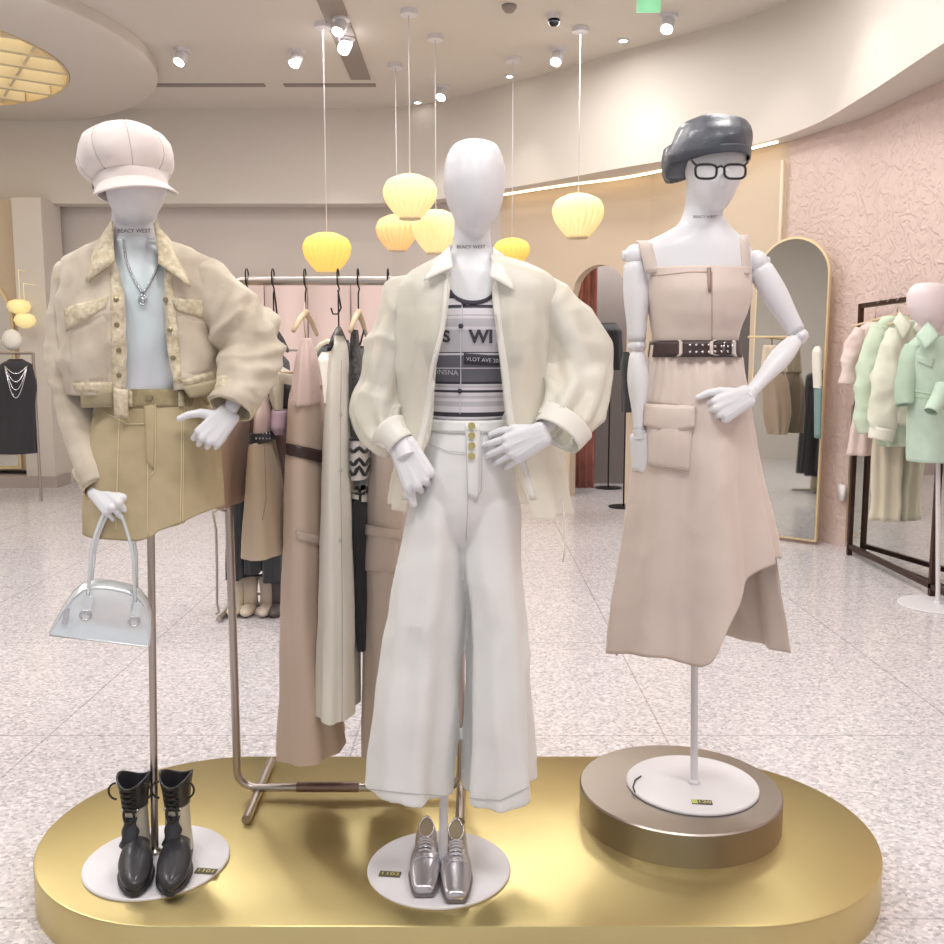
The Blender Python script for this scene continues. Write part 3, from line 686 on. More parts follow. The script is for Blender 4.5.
# collar wings and back collar
mk('collar', sheet([(113, 221, YL-.045), (98, 246, YL-.02), (87, 282, YL-.125), (115, 262, YL-.135)], 8, 8, bulge=(-.006, -.018, .004), nzamp=.004), KHAKI2, jk, True, SOL(.005))
mk('collar', (
    sheet([(155, 222, YL-.045), (176, 246, YL-.02), (191, 286, YL-.125), (158, 262, YL-.135)], 8, 8, bulge=(.006, -.018, .004), nzamp=.004)), KHAKI2, jk, True, SOL(.005))
def arcband(rows, Y, a0, a1, n=24):
    g = M(); m = len(rows)
    for (y, cx, hw, dp) in rows:
        c = W(cx, y, Y); h = W(cx+hw, y, Y).x-c.x
        for k in range(n+1):
            a = a0+(a1-a0)*k/n; g.v.append(Vector((c.x+h*math.cos(a), Y-dp*math.sin(a), c.z)))
    for i in range(m-1):
        for k in range(n): g.f.append((i*(n+1)+k, i*(n+1)+k+1, (i+1)*(n+1)+k+1, (i+1)*(n+1)+k))
    return g
mk('back_collar', arcband([(219, 134, 22, .062), (232, 134, 25, .072), (246, 134, 32, .085)], YL, -PI*1.02, PI*.02), KHAKI, jk, True, SOL(.005))
def sl_fold(elb, amp, seed, freq=9):
    def f(q, s, P):
        e = math.exp(-((s-elb)/.16)**2)
        return crink(P, .007, 12, seed)+amp*1.3*(e+.45)*rp(P, 6, 6, 17, seed)+amp*.75*rp(P, 16, 9, 9, seed+3)-amp*.4*e
    return f
sl1 = [(82, 268, YL, 6), (68, 274, YL+.01, 11), (62, 300, YL+.01, 11), (62, 340, YL+.01, 12), (66, 375, YL+.01, 14), (75, 405, YL, 16), (87, 437, YL-.02, 18), (96, 465, YL-.04, 19), (103, 486, YL-.06, 17)]
mk('sleeve', sleeve(sl1, 36, 80, 1.3, sl_fold(.5, .005, 1)), KHAKI, jk, True, SOL(.003))
sl2 = [(186, 268, YL, 12), (204, 281, YL, 21), (221, 302, YL-.005, 26), (237, 321, YL-.01, 26), (250, 337, YL-.02, 25), (253, 352, YL-.03, 24), (249, 368, YL-.05, 23), (241, 388, YL-.085, 21), (231, 408, YL-.115, 19)]
s2 = sleeve(sl2, 48, 110, 1.0, sl_fold(.56, .012, 4, 6))
mk('sleeve', s2, KHAKI, jk, True, SOL(.003))
mk('cuff', sleeve([(96, 466, YL-.042, 20.5), (100, 477, YL-.052, 20), (104, 487, YL-.062, 18.5)], 36, 10, 1.1, lambda q, s, P: crink(P, .004, 40)), KHAKI2, jk, True, SOL(.004))
mk('cuff', sleeve([(241, 389, YL-.086, 23), (236, 399, YL-.10, 22), (231, 409, YL-.115, 21)], 36, 10, .95, lambda q, s, P: crink(P, .004, 40)), KHAKI2, jk, True, SOL(.004))
# placket, pockets, hem band
def between(a, b, c, d):  # left edge a->b, right edge c->d
    return lambda u, v: ((a[0]*(1-v)+b[0]*v)*(1-u)+(c[0]*(1-v)+d[0]*v)*u, (a[1]*(1-v)+b[1]*v)*(1-u)+(c[1]*(1-v)+d[1]*v)*u)
mk('placket', patch(bJ, None, 4, 26, .001, .003, between((110, 272), (113, 392), (122, 274), (127, 394)), YL), KHAKI2, jk)
mk('placket', patch(bJ, None, 4, 26, .001, .003, between((161, 270), (171, 384), (172, 272), (182, 382)), YL), KHAKI2, jk)
# loose placket end hanging below the hem
mk('placket_tab', sheet([(113, 388, YL-.136), (128, 390, YL-.138), (128, 418, YL-.13), (114, 417, YL-.13)], 4, 8, bulge=(0, -.004, 0)), KHAKI2, jk, True, SOL(.005))
for (a, b, c, d, vx) in (((66, 308), (68, 331), (109, 297), (106, 308), 0), ((172, 299), (176, 310), (216, 300), (215, 322), 1)):
    fl = patch(bJ, None, 8, 6, .001, .005, between(a, b, c, d), YL, .002); o = mk('pocket_flap', fl, KHAKI2, jk)
mk('pocket', patch(bJ, [(69, 332), (107, 312), (110, 384), (72, 386)], 8, 8, .0005, .002, None, YL, .006), KHAKI, jk)
mk('pocket', patch(bJ, [(176, 314), (214, 322), (216, 372), (180, 380)], 8, 8, .0005, .002, None, YL, .006), KHAKI, jk)
mk('hem_band', patch(bJ, [(74, 383), (113, 382), (113, 392), (76, 391)], 8, 3, .0015, .003, None, YL), KHAKI2, jk)
mk('hem_band', patch(bJ, [(182, 380), (219, 370), (219, 381), (184, 390)], 8, 3, .0015, .003, None, YL), KHAKI2, jk)
mk('hem_lining', sheet([(80, 389, YL-.115), (113, 389, YL-.13), (113, 407, YL-.12), (81, 408, YL-.105)], 8, 4, bulge=(0, -.004, 0)), LINING, jk, True, SOL(.003))
mk('hem_lining', (sheet([(182, 387, YL-.12), (218, 379, YL-.09), (217, 395, YL-.085), (190, 398, YL-.115)], 8, 4, bulge=(0, -.004, 0))), LINING, jk, True, SOL(.003))
g = M()
for ln in ([(66, 305), (110, 294)], [(171, 296), (217, 299)], [(108, 276), (111, 386)], [(174, 276), (184, 376)], [(72, 381), (112, 380)], [(183, 377), (218, 367)], [(99, 252), (90, 262), (68, 280)], [(184, 258), (205, 262), (212, 280), (216, 300)]): seam(bJ, ln, .0009, .0015, 4, YL, g)
mk('stitching', g, STITCH, jk)
BUT = mat('dull_brass_button', srgb(150, 138, 110), .35, .8)
for i, (x, y) in enumerate([(117, 300), (118, 325), (119, 350), (120, 375), (166, 300), (170, 330), (173, 358)]):
    p, n = hit(bJ, x, y, YL); mk('button', M().tube([p+n*.003, p+n*.007, p+n*.008], [.006, .006, .003], 14), BUT, jk, True, None, 40)
# necklace
g = M(); bT = f_top.bvh()
for i in range(26):
    for sgn in (-1, 1):
        u = i/25; x = 143+sgn*(19-3*u)*math.cos(u*PI/2)**.8; y = 241+52*u**.85
        p, n = hit(bT, x, y, YL); g.ell(p+n*.004, (.0032, .0032, .0032), 8, 5)
SILV = mat('silver', srgb(205, 205, 210), .25, 1)
t = thing('necklace', 'silver bead necklace with a hoop pendant over the pale blue top', 'necklace', W(143, 300, YL-.11))
mk('chain', g, SILV, t)
p, n = hit(bT, 143, 300, YL); mk('pendant', M().tube([p+n*.006+Vector((.009*math.cos(a), 0, .011*math.sin(a))) for a in [2*PI*k/20 for k in range(20)]], .0022, 8, closed=True).ell(p+n*.006, (.005, .003, .006), 10, 6), SILV, t)
# skirt
def skbot(th):
    c = math.cos(th); x = c
    return 532+4*(1-abs(c))*(c < .2)-26*max(0, c)**1.1-4*max(0, math.sin(th))
SK = loft([(388, 104, 200, .100, .105), (400, 101, 206, .105, .11), (420, 94, 214, .115, .125), (450, 88, 219, .122, .13), (490, 86, 222, .128, .13), (545, 86, 223, .13, .132)], YL, 96, 60, 2.2, ybot=skbot, fold=lambda th, t, P: crink(P, .003, 12, 8)+.004*t*math.sin(6*th+1))
sk = thing('denim_skirt', 'short khaki denim skirt with front seams on the left mannequin', 'skirt', W(153, 540, YL))
mk('skirt_body', SK, KHAKI3, sk, True, SOL(.003)); bS = SK.bvh()
mk('waistband', loft([(388, 103, 201, .103, .107), (396, 101, 205, .107, .111), (405, 98, 208, .110, .115)], YL, 80, 6, 2.2), mat('khaki_waistband', srgb(160, 146, 112), .85, bump=.4, bscale=300, var=.15, vscale=40), sk, True, SOL(.003))
mk('fly_panel', patch(bS, [(144, 404), (156, 404), (154, 470), (147, 462)], 4, 14, .001, .002, None, YL), KHAKI3, sk)
g = M()
for ln in ([(148, 406), (148, 536)], [(156, 406), (155, 470), (149, 478)], [(182, 402), (181, 480), (180, 528)], [(184, 402), (183, 480), (182, 527)], [(104, 412), (128, 424), (144, 424)], [(120, 404), (116, 530)]): seam(bS, ln, .0011, .0015, 5, YL, g)
mk('stitching', g, mat('light_thread', srgb(224, 210, 172), .8), sk)
for x in (128, 178): mk('belt_loop', patch(bS, [(x, 387), (x+5, 387), (x+5, 407), (x, 407)], 2, 4, .004, .003, None, YL), KHAKI2, sk)
p, n = hit(bS, 150, 398, YL); mk('button', M().tube([p+n*.006, p+n*.010, p+n*.011], [.008, .008, .004], 16), BUT, sk, True, None, 40)
# newsboy cap
CAPM = mat('cream_cap_cloth', srgb(232, 222, 218), .8, bump=.3, bscale=500, sheen=.3)
cap = thing('newsboy_cap', 'white newsboy cap with panelled crown and short visor on the left mannequin', 'cap', W(128, 190, YL))
Rt = Matrix.Rotation(math.radians(-11), 4, 'Y') @ Matrix.Rotation(math.radians(-6), 4, 'X') @ Matrix.Rotation(math.radians(30), 4, 'Z')
Rt = Matrix.Diagonal((1, 1.26, 1, 1)) @ Rt
cc = W(127, 161, YL-.02)
mk('crown', M().lathe([(.080, -.052), (.085, -.044), (.096, -.034), (.106, -.016), (.109, .006), (.104, .030), (.091, .052), (.068, .069), (.040, .080), (.012, .085), (0, .085)], cc, 96, Rt, lambda q, z: 1+.045*abs(math.sin(4*q))**.5*(1 if z > -.04 else .2)+.018*math.sin(5*q+z*40)+.012*math.sin(9*q-z*50)-.03), CAPM, cap)
mk('band', M().lathe([(.078, -.078), (.082, -.078), (.084, -.046), (.080, -.046), (.078, -.078)], cc, 72, Rt), CAPM, cap, True, None, 50)
g = M(); prf = [(.085, -.044), (.096, -.034), (.106, -.016), (.109, .006), (.104, .030), (.091, .052), (.068, .069), (.040, .080), (.012, .085)]
for k in range(8):
    q = k*PI/4; g.tube([cc+Rt @ Vector((r*(1-.03+.018*math.sin(5*q+z*40)+.012*math.sin(9*q-z*50))*math.cos(q), r*(1-.03+.018*math.sin(5*q+z*40)+.012*math.sin(9*q-z*50))*math.sin(q), z)) for r, z in prf], .0013, 6)
mk('panel_seams', g, mat('cap_seam', srgb(196, 184, 178), .85), cap)
mk('crown_button', M().ell(cc+(Rt @ Vector((0, 0, .089))), (.011, .011, .006), 16, 8), CAPM, cap)
g = M(); nu, nv = 28, 8; top = []
for j in range(nv+1):
    for i in range(nu+1):
        a = -PI/2+(i/nu-.5)*math.radians(148); ext = .055*max(0, math.cos((i/nu-.5)*PI))**.55*(j/nv)
        r = .080+ext; top.append(Rt @ Vector((r*math.cos(a), r*math.sin(a), -.066-.85*ext-.018*abs(math.cos(a))**2*(j/nv)))+cc)
g.add(top, [(j*(nu+1)+i, (j+1)*(nu+1)+i, (j+1)*(nu+1)+i+1, j*(nu+1)+i+1) for j in range(nv) for i in range(nu)])
mk('visor', g, CAPM, cap, True, SOL(.004))
bd = W(98, 187, YL-.06); mk('side_buckle', M().obox(bd, (Vector((1, 0, -.1)).normalized(), Vector((0, 1, 0)), Vector((.1, 0, 1)).normalized()), (.011, .006, .006)), BLACKM, cap, False)
# silver handbag held by the left mannequin
BAGM = mat('pearl_silver_leather', srgb(222, 228, 232), .27, .4, coat=.4, bump=.08, bscale=60)
bag = thing('handbag', 'pearly silver bowling handbag hanging from the left mannequin hand', 'handbag', W(100, 635, YL-.12))
bc = W(100, 634, YL-.12); a1 = W(50, 629, YL-.16); a2 = W(150, 641, YL-.09); ax = (a2-a1).normalized(); dy = Vector((ax.y, -ax.x, 0)).normalized()*-1; up = ax.cross(dy).normalized()
if up.z < 0: up = -up
mid = (a1+a2)/2; wd = (a2-a1).length; g = M(); nn_ = 40
prof = [(0, 0), (.03, .18), (.08, .45), (.15, .74), (.24, .93), (.36, 1.0), (.5, 1.02), (.66, 1.0), (.80, .93), (.90, .76), (.96, .5), (.99, .2), (1, 0)]
Hh = .135
R = []
for k in range(13):
    dd = (k/12-.5)*2; sc = 1-.10*abs(dd)**3.0; row = []
    for (u, h) in prof: row.append(mid+ax*((u-.5)*wd*(1-.04*abs(dd)**4))+up*(h*Hh*sc)+dy*(dd*(.055-.022*h)))
    R.append(row)
P = len(prof); g.v = [p for r in R for p in r]
for k in range(12):
    for i in range(P): g.f.append((k*P+i, (k+1)*P+i, (k+1)*P+(i+1) % P, k*P+(i+1) % P))
g.f.append(tuple(range(P))); g.f.append(tuple(12*P+i for i in range(P))[::-1])
mk('bag_body', g, BAGM, bag, True, None, 50)
g = M(); 
for sgn in (-1, 1):
    g.tube([R[0 if sgn < 0 else 12][i]+Vector((0, 0, .001)) for i in range(P)], .0022, 6, closed=True)
mk('piping', g, BAGM, bag)
fr = -.045
def bp(u, h, d): return mid+ax*((u-.5)*wd)+up*(h*Hh)+dy*d
s0 = -1 if dy.y > 0 else 1
for d in (-.036, .036):
    top = W(113 if d*s0 > 0 else 118, 500, YL-.125); A = bp(.32, .55, d*1.12); B = bp(.80, .55, d*1.12); P2 = []
    for i in range(31):
        u = i/30; p = A.lerp(B, u); hgt = math.sin(PI*u)**.3; q = p+(Vector((A.lerp(B, .5).x*(1)+0, 0, 0))*0)
        arch = (top-A.lerp(B, .5)); nar = 1-.55*hgt**3
        P2.append(A.lerp(B, .5)+(p-A.lerp(B, .5))*nar+arch*hgt)
    mk('handle', M().tube(P2, .0042, 8), BAGM, bag)
for u in (.32, .80):
    for d in (-.046, .046):
        c_ = bp(u, .42, d); mk('ring', M().tube([c_+ax*.012*math.cos(a)+up*.012*math.sin(a) for a in [2*PI*k/18 for k in range(18)]], .0025, 8, closed=True), SILV, bag)
        mk('strap_tab', M().obox(bp(u, .62, d*.95), (ax, up, dy), (.009, .020, .002)), BAGM, bag, False)
for i_, nm in ((0, 'end_tab'),): mk('zip_pull', M().obox(bp(.14, .38, -.056), (ax, up, dy), (.006, .018, .004)), SILV, bag, False)
# ================================================================== clothes of the middle mannequin
TROU = mat('white_trouser_cotton', srgb(232, 232, 231), .75, bump=.25, bscale=700, sheen=.15, btype='weave')
def knit():
    m = bpy.data.materials.new('striped_knit'); m.use_nodes = True; N = m.node_tree.nodes; L = m.node_tree.links; b = N['Principled BSDF']; b.inputs['Roughness'].default_value = .8
    tc = N.new('ShaderNodeTexCoord'); s = N.new('ShaderNodeSeparateXYZ'); L.new(tc.outputs['Object'], s.inputs[0])
    r = N.new('ShaderNodeValToRGB'); r.color_ramp.interpolation = 'CONSTANT'; e = r.color_ramp.elements
    K = srgb(58, 56, 66); Gd = srgb(100, 100, 110); Wt = srgb(214, 210, 216); Gl = srgb(186, 184, 190)
    T = [(418, Wt), (414.5, K), (410.5, K), (410.4, Wt), (404, Gl), (399, Wt), (396, Gl), (393, Wt), (390, K), (387.5, K), (387.4, Wt), (385, Gl), (383, Wt), (381.5, K), (379, Gd), (366, Wt), (365, Gd), (352, Wt), (350, K), (349, Gl), (327, Wt), (324, Gl), (316, Wt), (313, Gd), (312.5, Wt), (306, Gd), (305, K), (302.5, Wt), (296, K), (289, K)]
    z0 = W(470, 418, YM-.1).z; z1 = W(470, 289, YM-.1).z
    mr = N.new('ShaderNodeMapRange'); mr.inputs[1].default_value = 0; mr.inputs[2].default_value = z1-z0; L.new(s.outputs[2], mr.inputs[0]); L.new(mr.outputs[0], r.inputs[0])
    while len(e) > 1: e.remove(e[0])
    T2 = []
    for y, c in T:
        if not T2 or T2[-1][1] != c: T2.append((y, c))
    e[0].position = 0; e[0].color = (*T2[0][1], 1)
    for y, c in T2[1:]:
        q = e.new(min(1, max(0, (418-y)/(418-289)))); q.color = (*c, 1)
    L.new(r.outputs[0], b.inputs['Base Color'])
    return m
KN = knit()
def tbot(th): return 416+3*max(0, math.sin(th))
def ntop(th): return max(291, 304-55*(1-math.sin(th))) if math.sin(th) > 0 else 291
TK = loft([(291, 440, 503, .094, .08), (300, 434, 512, .108, .088), (325, 424, 524, .122, .092), (350, 424, 524, .118, .09), (385, 430, 512, .10, .085), (418, 431, 507, .098, .092)], YM, 80, 50, 2.0, ytop=ntop, ybot=tbot, fold=lambda th, t, P: crink(P, .0015, 14))
for i, p in enumerate(TK.v): pass
tk = thing('striped_tank_top', 'black and white striped knit tank top under the sheer cream shirt', 'top', (-.01, YM, min(p.z for p in TK.v)))
# shift so that object z=0 sits at the hem used by the stripes
mk('knit_body', TK, KN, tk, True, SOL(.002)); bK = TK.bvh()
DK = mat('print_dark', srgb(58, 56, 66), .8); LT = mat('print_light', srgb(205, 205, 212), .8)
mk('neck_binding', loft([(291, 440, 503, .097, .083), (300, 434, 512, .111, .091), (325, 424, 524, .125, .095)], YM, 80, 5, 2.0, ytop=lambda th: ntop(th)-.5, ybot=lambda th: ntop(th)+(3.2 if math.sin(th) > 0 else .3)), DK, tk, True, SOL(.003))
mk('lettering', text_on(bK, 'S', 447, 337, .038, 0, YM, .0035, bold=.0012).join(text_on(bK, 'WI', 481, 337, .042, 0, YM, .0035, bold=.0014)), DK, tk, False)
mk('lettering_band', patch(bK, [(464, 353), (500, 356), (502, 366), (464, 364)], 10, 3, .001, .0015, None, YM), DK, tk)
mk('lettering', text_on(bK, 'VLOT AVE 20', 482, 359.5, .0125, .06, YM, .005), LT, tk, False)
mk('lettering', text_on(bK, 'ONSNA', 446, 372, .017, .05, YM, .0035), LT, tk, False)
for x, y in ((464, 303), (461, 326), (460, 391)):
    p, n = hit(bK, x, y, YM); mk('button', M().tube([p+n*.001, p+n*.005], [.006, .005], 12), DK, tk)
g = M(); seam(bK, [(463, 294), (461, 330), (461, 380), (460, 414)], .0012, .0015, 5, YM, g); mk('front_seam', g, LT, tk)
# trousers: high waist yoke then two wide legs
def tfold(th, t, P): return crink(P, .003, 10, 5)
TR = thing('wide_trousers', 'white high waisted wide leg trousers with gold buttons on the middle mannequin', 'trousers', W(452, 800, YM))
HIP = loft([(418, 430, 509, .100, .10), (428, 428, 511, .104, .105), (450, 424, 514, .112, .118), (480, 417, 517, .114, .125), (505, 412, 519, .108, .118), (530, 420, 510, .085, .09), (545, 435, 495, .04, .04)], YM, 88, 44, 2.15, capT=True, capB=True, fold=lambda th, t, P: crink(P, .003, 12, 5)+.003*math.sin(9*th)*t)
def leg(cx_rows, ph, ybt):
    def fl(th, t, P):
        return t*(.010*math.sin(5*th+ph)+.007*math.sin(8*th+ph*2+2*t)+.006*math.sin(3*th+1.5*ph))+crink(P, .005, 8, ph)+.006*rp(P, 8, 8, 3, ph)
    return loft(cx_rows, YM, 88, 90, 2.0, fold=fl, ybot=ybt, capT=True, capB=True)
LG1 = leg([(490, 416, 462, .09, .10), (505, 410, 464, .10, .11), (540, 402, 465, .105, .115), (560, 397, 464, .11, .115), (600, 389, 461, .115, .12), (650, 382, 459, .12, .125), (700, 376, 456, .13, .13), (750, 371, 452, .135, .14), (806, 367, 448, .14, .145)], 1.1, lambda th: 781+5*math.cos(th)+10*min(0, math.sin(th)))
LG2 = leg([(490, 464, 515, .09, .10), (505, 461, 519, .10, .11), (540, 461, 521, .105, .115), (560, 463, 522, .11, .115), (600, 467, 525, .115, .12), (650, 469, 528, .12, .125), (700, 469, 531, .13, .13), (750, 467, 534, .135, .14), (812, 465, 537, .14, .145)], 2.7, lambda th: 788-10*max(0, math.cos(th))+12*min(0, math.sin(th)))
zc = W(450, 770, YM).z; zt_ = W(470, 419, YM).z
TRM = remesh_open(M().join(HIP).join(LG1).join(LG2), .0045, lambda c, n: not (n.z < -.75 and c.z < zc) and not (n.z > .8 and c.z > zt_-.01), 6)
mk('trouser_cloth', TRM, TROU, TR, True, SOL(.003)); bH = TRM.bvh()
mk('waistband', loft([(418, 429, 510, .103, .103), (430, 427, 512, .108, .109)], YM, 80, 5, 2.15), TROU, TR, True, SOL(.002))
mk('fly_panel', patch(bH, [(465, 424), (480, 424), (478, 500), (468, 496)], 5, 14, .0015, .0025, None, YM), TROU, TR)
STW = mat('white_stitch', srgb(188, 188, 186), .8); g = M()
for ln in ([(430, 444), (448, 451), (466, 453)], [(482, 453), (500, 450), (514, 444)], [(466, 432), (468, 500), (466, 540)], [(430, 431), (510, 431)], [(482, 432), (481, 490), (474, 502)]): seam(bH, ln, .0009, .0035, 4, YM, g)
for ln in ([(370, 789), (408, 793), (446, 796)], [(470, 798), (500, 800), (533, 785)]): mk('hem_stitching', seam(bH, ln, .001, .0015, 5, YM), STW, TR)
mk('stitching', g, STW, TR)
GB = mat('gold_button', srgb(200, 186, 130), .3, .9)
for y in (426, 436, 446, 456):
    p, n = hit(bH, 471.5, y, YM); mk('button', M().tube([p+n*.003, p+n*.009, p+n*.010], [.0085, .0085, .004], 16), GB, TR, True, None, 40)
# sheer cream shirt
SHEER = mat('sheer_cream_organza', srgb(246, 242, 228), .4, alpha=.40, sheen=.5, bump=.1, bscale=40, spec=.6)
SHEER2 = mat('cream_organza_double', srgb(242, 239, 230), .45, alpha=.85, sheen=.4)
sh = thing('sheer_shirt', 'oversized sheer cream shirt worn open over the striped tank top', 'shirt', W(470, 515, YM))
def shbot(th):
    c = math.cos(th); s_ = math.sin(th)
    return 512 if c > 0 else 512-6*(-c)
def shf(th, t, P): return t*(.012*math.sin(7*th+2)+.008*math.sin(12*th+5*t))+crink(P, .007, 9, 11)+.008*rp(P, 10, 10, 3, 5)-.003
SHB = loft([(256, 440, 500, .07, .07, 452, 490), (264, 424, 526, .085, .085, 452, 491), (274, 405, 547, .10, .10, 452, 492), (290, 393, 556, .118, .115, 452, 491), (320, 392, 553, .135, .125, 449, 494), (370, 396, 550, .138, .13, 438, 501), (420, 398, 553, .14, .135, 430, 507), (460, 396, 562, .14, .14, 420, 518), (515, 392, 570, .14, .145, 405, 533)], YM, 110, 70, 2.1, fold=shf, ybot=shbot, closed=False)
mk('shirt_body', SHB, SHEER, sh, True, SOL(.0012)); bB = SHB.bvh()
def wing(pts, seed):
    return sleeve(pts, 44, 84, .62, lambda q, s, P: .012*s*math.sin(7*q+seed+4*s)+crink(P, .008, 9, seed)+.013*rp(P, 7, 7, 8, seed)-.006)
mk('sleeve', wing([(424, 282, YM, 8), (408, 292, YM, 18), (399, 320, YM, 25), (391, 352, YM, 27), (384, 384, YM, 25), (380, 408, YM-.02, 26), (384, 424, YM-.045, 23), (393, 435, YM-.075, 17), (399, 441, YM-.09, 12)], 2), SHEER, sh, True, SOL(.0012))
mk('sleeve', wing([(520, 280, YM, 9), (539, 292, YM, 21), (554, 316, YM, 31), (567, 342, YM, 36), (576, 366, YM-.01, 37), (576, 388, YM-.04, 35), (569, 410, YM-.08, 29), (558, 430, YM-.12, 23)], 5), SHEER, sh, True, SOL(.0012))
mk('cuff', sleeve([(390, 431, YM-.07, 20), (396, 438, YM-.085, 15), (402, 445, YM-.095, 14)], 32, 8, 1.0), SHEER2, sh, True, SOL(.002))
mk('cuff', sleeve([(567, 421, YM-.105, 29), (561, 430, YM-.12, 27), (557, 436, YM-.13, 25.5)], 32, 8, .7), SHEER2, sh, True, SOL(.002))
mk('collar', sheet([(450, 247, YM-.03), (438, 258, YM-.01), (424, 281, YM-.115), (453, 268, YM-.125)], 8, 8, bulge=(-.004, -.012, .004)), SHEER2, sh, True, SOL(.003))
mk('collar', (
    sheet([(493, 247, YM-.03), (508, 258, YM-.01), (515, 290, YM-.125), (490, 276, YM-.13)], 8, 8, bulge=(.004, -.012, .004))), SHEER2, sh, True, SOL(.003))
mk('back_collar', arcband([(244, 471, 22, .06), (256, 471, 25, .07), (268, 471, 34, .085)], YM, -PI*1.02, PI*.02), SHEER2, sh, True, SOL(.003))
def strip(xs, wd_): return lambda u, v: (herm([0, .3, .65, 1], xs, v)+wd_*u, 270+(505-270)*v if wd_ > 0 else 280+(500-280)*v)
mk('placket', patch(bB, None, 3, 40, .0005, .0015, lambda u, v: (herm([276, 320, 370, 420, 460, 500], [491.5, 494.5, 501.5, 507.5, 518.5, 530], 276+224*v)+7*u, 276+224*v), YM), SHEER2, sh)
mk('placket', patch(bB, None, 3, 40, .0005, .0015, lambda u, v: (herm([276, 320, 370, 420, 460, 500], [451, 448, 437, 429, 419, 408], 276+224*v)-7*u, 276+224*v), YM), SHEER2, sh)
mk('chest_pocket', patch(bB, [(408, 306), (440, 306), (437, 345), (409, 343)], 6, 6, .0003, .0004, None, YM), SHEER, sh)
mk('chest_pocket', patch(bB, [(506, 304), (538, 306), (537, 345), (508, 344)], 6, 6, .0003, .0004, None, YM), SHEER, sh)
mk('tie_string', M().tube([W(562, 500, YM-.06), W(564, 520, YM-.07), W(565, 545, YM-.07), W(563, 562, YM-.07)], .0022, 6), SHEER2, sh)
# ================================================================== clothes of the right mannequin
DRS = mat('beige_taffeta', srgb(216, 200, 191), .55, bump=.2, bscale=600, sheen=.3, var=.03, vscale=6, btype='weave')
dr_ = thing('belted_dress', 'beige sleeveless midi dress with cargo pocket and slit hem on the right mannequin', 'dress', W(692, 655, YR))
def nk(th):
    s_ = math.sin(th); c = math.cos(th)
    return 269 if s_ > -.1 else 269-6*abs(s_)
BOD = loft([(262, 641, 752, .095, .088), (275, 643, 751, .108, .092), (295, 645, 751, .124, .092), (312, 648, 747, .120, .09), (330, 651, 740, .104, .085), (348, 653, 736, .094, .082)], YR, 88, 44, 2.0, ytop=nk, fold=lambda th, t, P: crink(P, .003, 12, 4)+.004*math.exp(-((th-1.57)/.16)**2)*-1)
mk('bodice', BOD, DRS, dr_, True, SOL(.003)); bD = BOD.bvh()
# straps
for (a, b) in (((656, 236, 646, 270)), ((734, 238, 741, 270))) if False else ():
    pass
def strap(xt, yt, xb, yb, w_):
    P = []
    for i in range(13):
        u = i/12; x = xt+(xb-xt)*u; y = yt+(yb-yt)*u
        pp, n = hit(bR, x, y, YR); P.append((pp+n*.004, n))
    pb, nb = hit(bD, xb, yb+3, YR); P[-1] = (pb+nb*.002, nb)
    g = M(); 
    for (p, n) in P: g.v += [p-Vector((w_, 0, 0)), p+Vector((w_, 0, 0))]
    for i in range(12): g.f.append((2*i, 2*i+2, 2*i+3, 2*i+1))
    # over the shoulder to the back
    k = len(g.v); q = P[0][0]
    for (dyy, dz) in ((.03, .008), (.06, .005), (.10, -.03), (.13, -.10)):
        nr_ = bR.find_nearest(q+Vector((0, dyy, dz))); q2 = nr_[0]+nr_[1]*.004; g.v += [q2+Vector((-w_, 0, 0)), q2+Vector((w_, 0, 0))]
    idx = [0]+list(range(k, k+8, 2))
    for a, b in zip(idx, idx[1:]): g.f.append((a, a+1, b+1, b))
    return g
mk('shoulder_strap', strap(650, 244, 656, 270, .028), DRS, dr_, True, SOL(.004)); mk('shoulder_strap', strap(742, 240, 744, 270, .016), DRS, dr_, True, SOL(.004))
mk('zip_placket', patch(bD, [(707, 268), (711, 268), (711, 292), (708, 292)], 2, 6, .0015, .002, None, YR), mat('zip_dark', srgb(150, 128, 118), .5, .3), dr_)
def dbot(th):
    c = math.cos(th); s_ = math.sin(th)
    if s_ >= 0:
        x = 695+87*c
        return herm([605, 640, 680, 692, 699, 706, 716, 734, 758, 785], [652, 658, 668, 662, 646, 630, 614, 596, 576, 556], x)-22*s_
    return 655-3*s_*0+(-2 if c > 0 else 2)
def dfold(th, t, P):
    return (.25+t)*.012*math.sin(9*th+1.1+1.3*math.sin(2*th))+(t**1.2)*.018*math.sin(5*th+.6)+crink(P, .004, 8, 9)+.005*math.sin(24*th+2*math.sin(3*th))*math.exp(-t*5)+.009*(.2+t)*rp(P, 6, 6, 1.5, 4)+.002*rp(P, 12, 9, 8, 8)
SKR = loft([(345, 652, 737, .094, .084), (356, 650, 738, .100, .09), (380, 645, 742, .118, .11), (420, 638, 748, .135, .13), (480, 630, 757, .15, .145), (540, 623, 768, .165, .16), (600, 616, 776, .18, .17), (640, 612, 781, .19, .18), (670, 610, 783, .19, .18)], YR, 128, 90, 2.0, ybot=dbot, fold=dfold, split=True)
mk('skirt', SKR, DRS, dr_, True, SOL(.003)); bSk = SKR.bvh()
mk('cargo_pocket', patch(bSk, [(648, 410), (694, 414), (689, 472), (650, 466)], 10, 10, .002, .005, None, YR, .012), DRS, dr_)
mk('pocket_flap', patch(bSk, None, 12, 6, .010, .005, lambda u, v: (647+u*49, 404+3*u+v*(21+7*(1-abs(2*u-.9)))), YR, .004), DRS, dr_)
g = M(); seam(bSk, [(649, 402), (672, 404), (697, 409)], .0014, .006, 4, YR, g); seam(bSk, [(650, 467), (689, 473)], .0013, .008, 4, YR, g); seam(bD, [(712, 272), (712, 340)], .0012, .001, 5, YR, g); seam(bD, [(652, 276), (690, 272), (708, 272)], .001, .001, 5, YR, g)
mk('seam_piping', g, mat('dress_seam', srgb(186, 164, 152), .6), dr_)
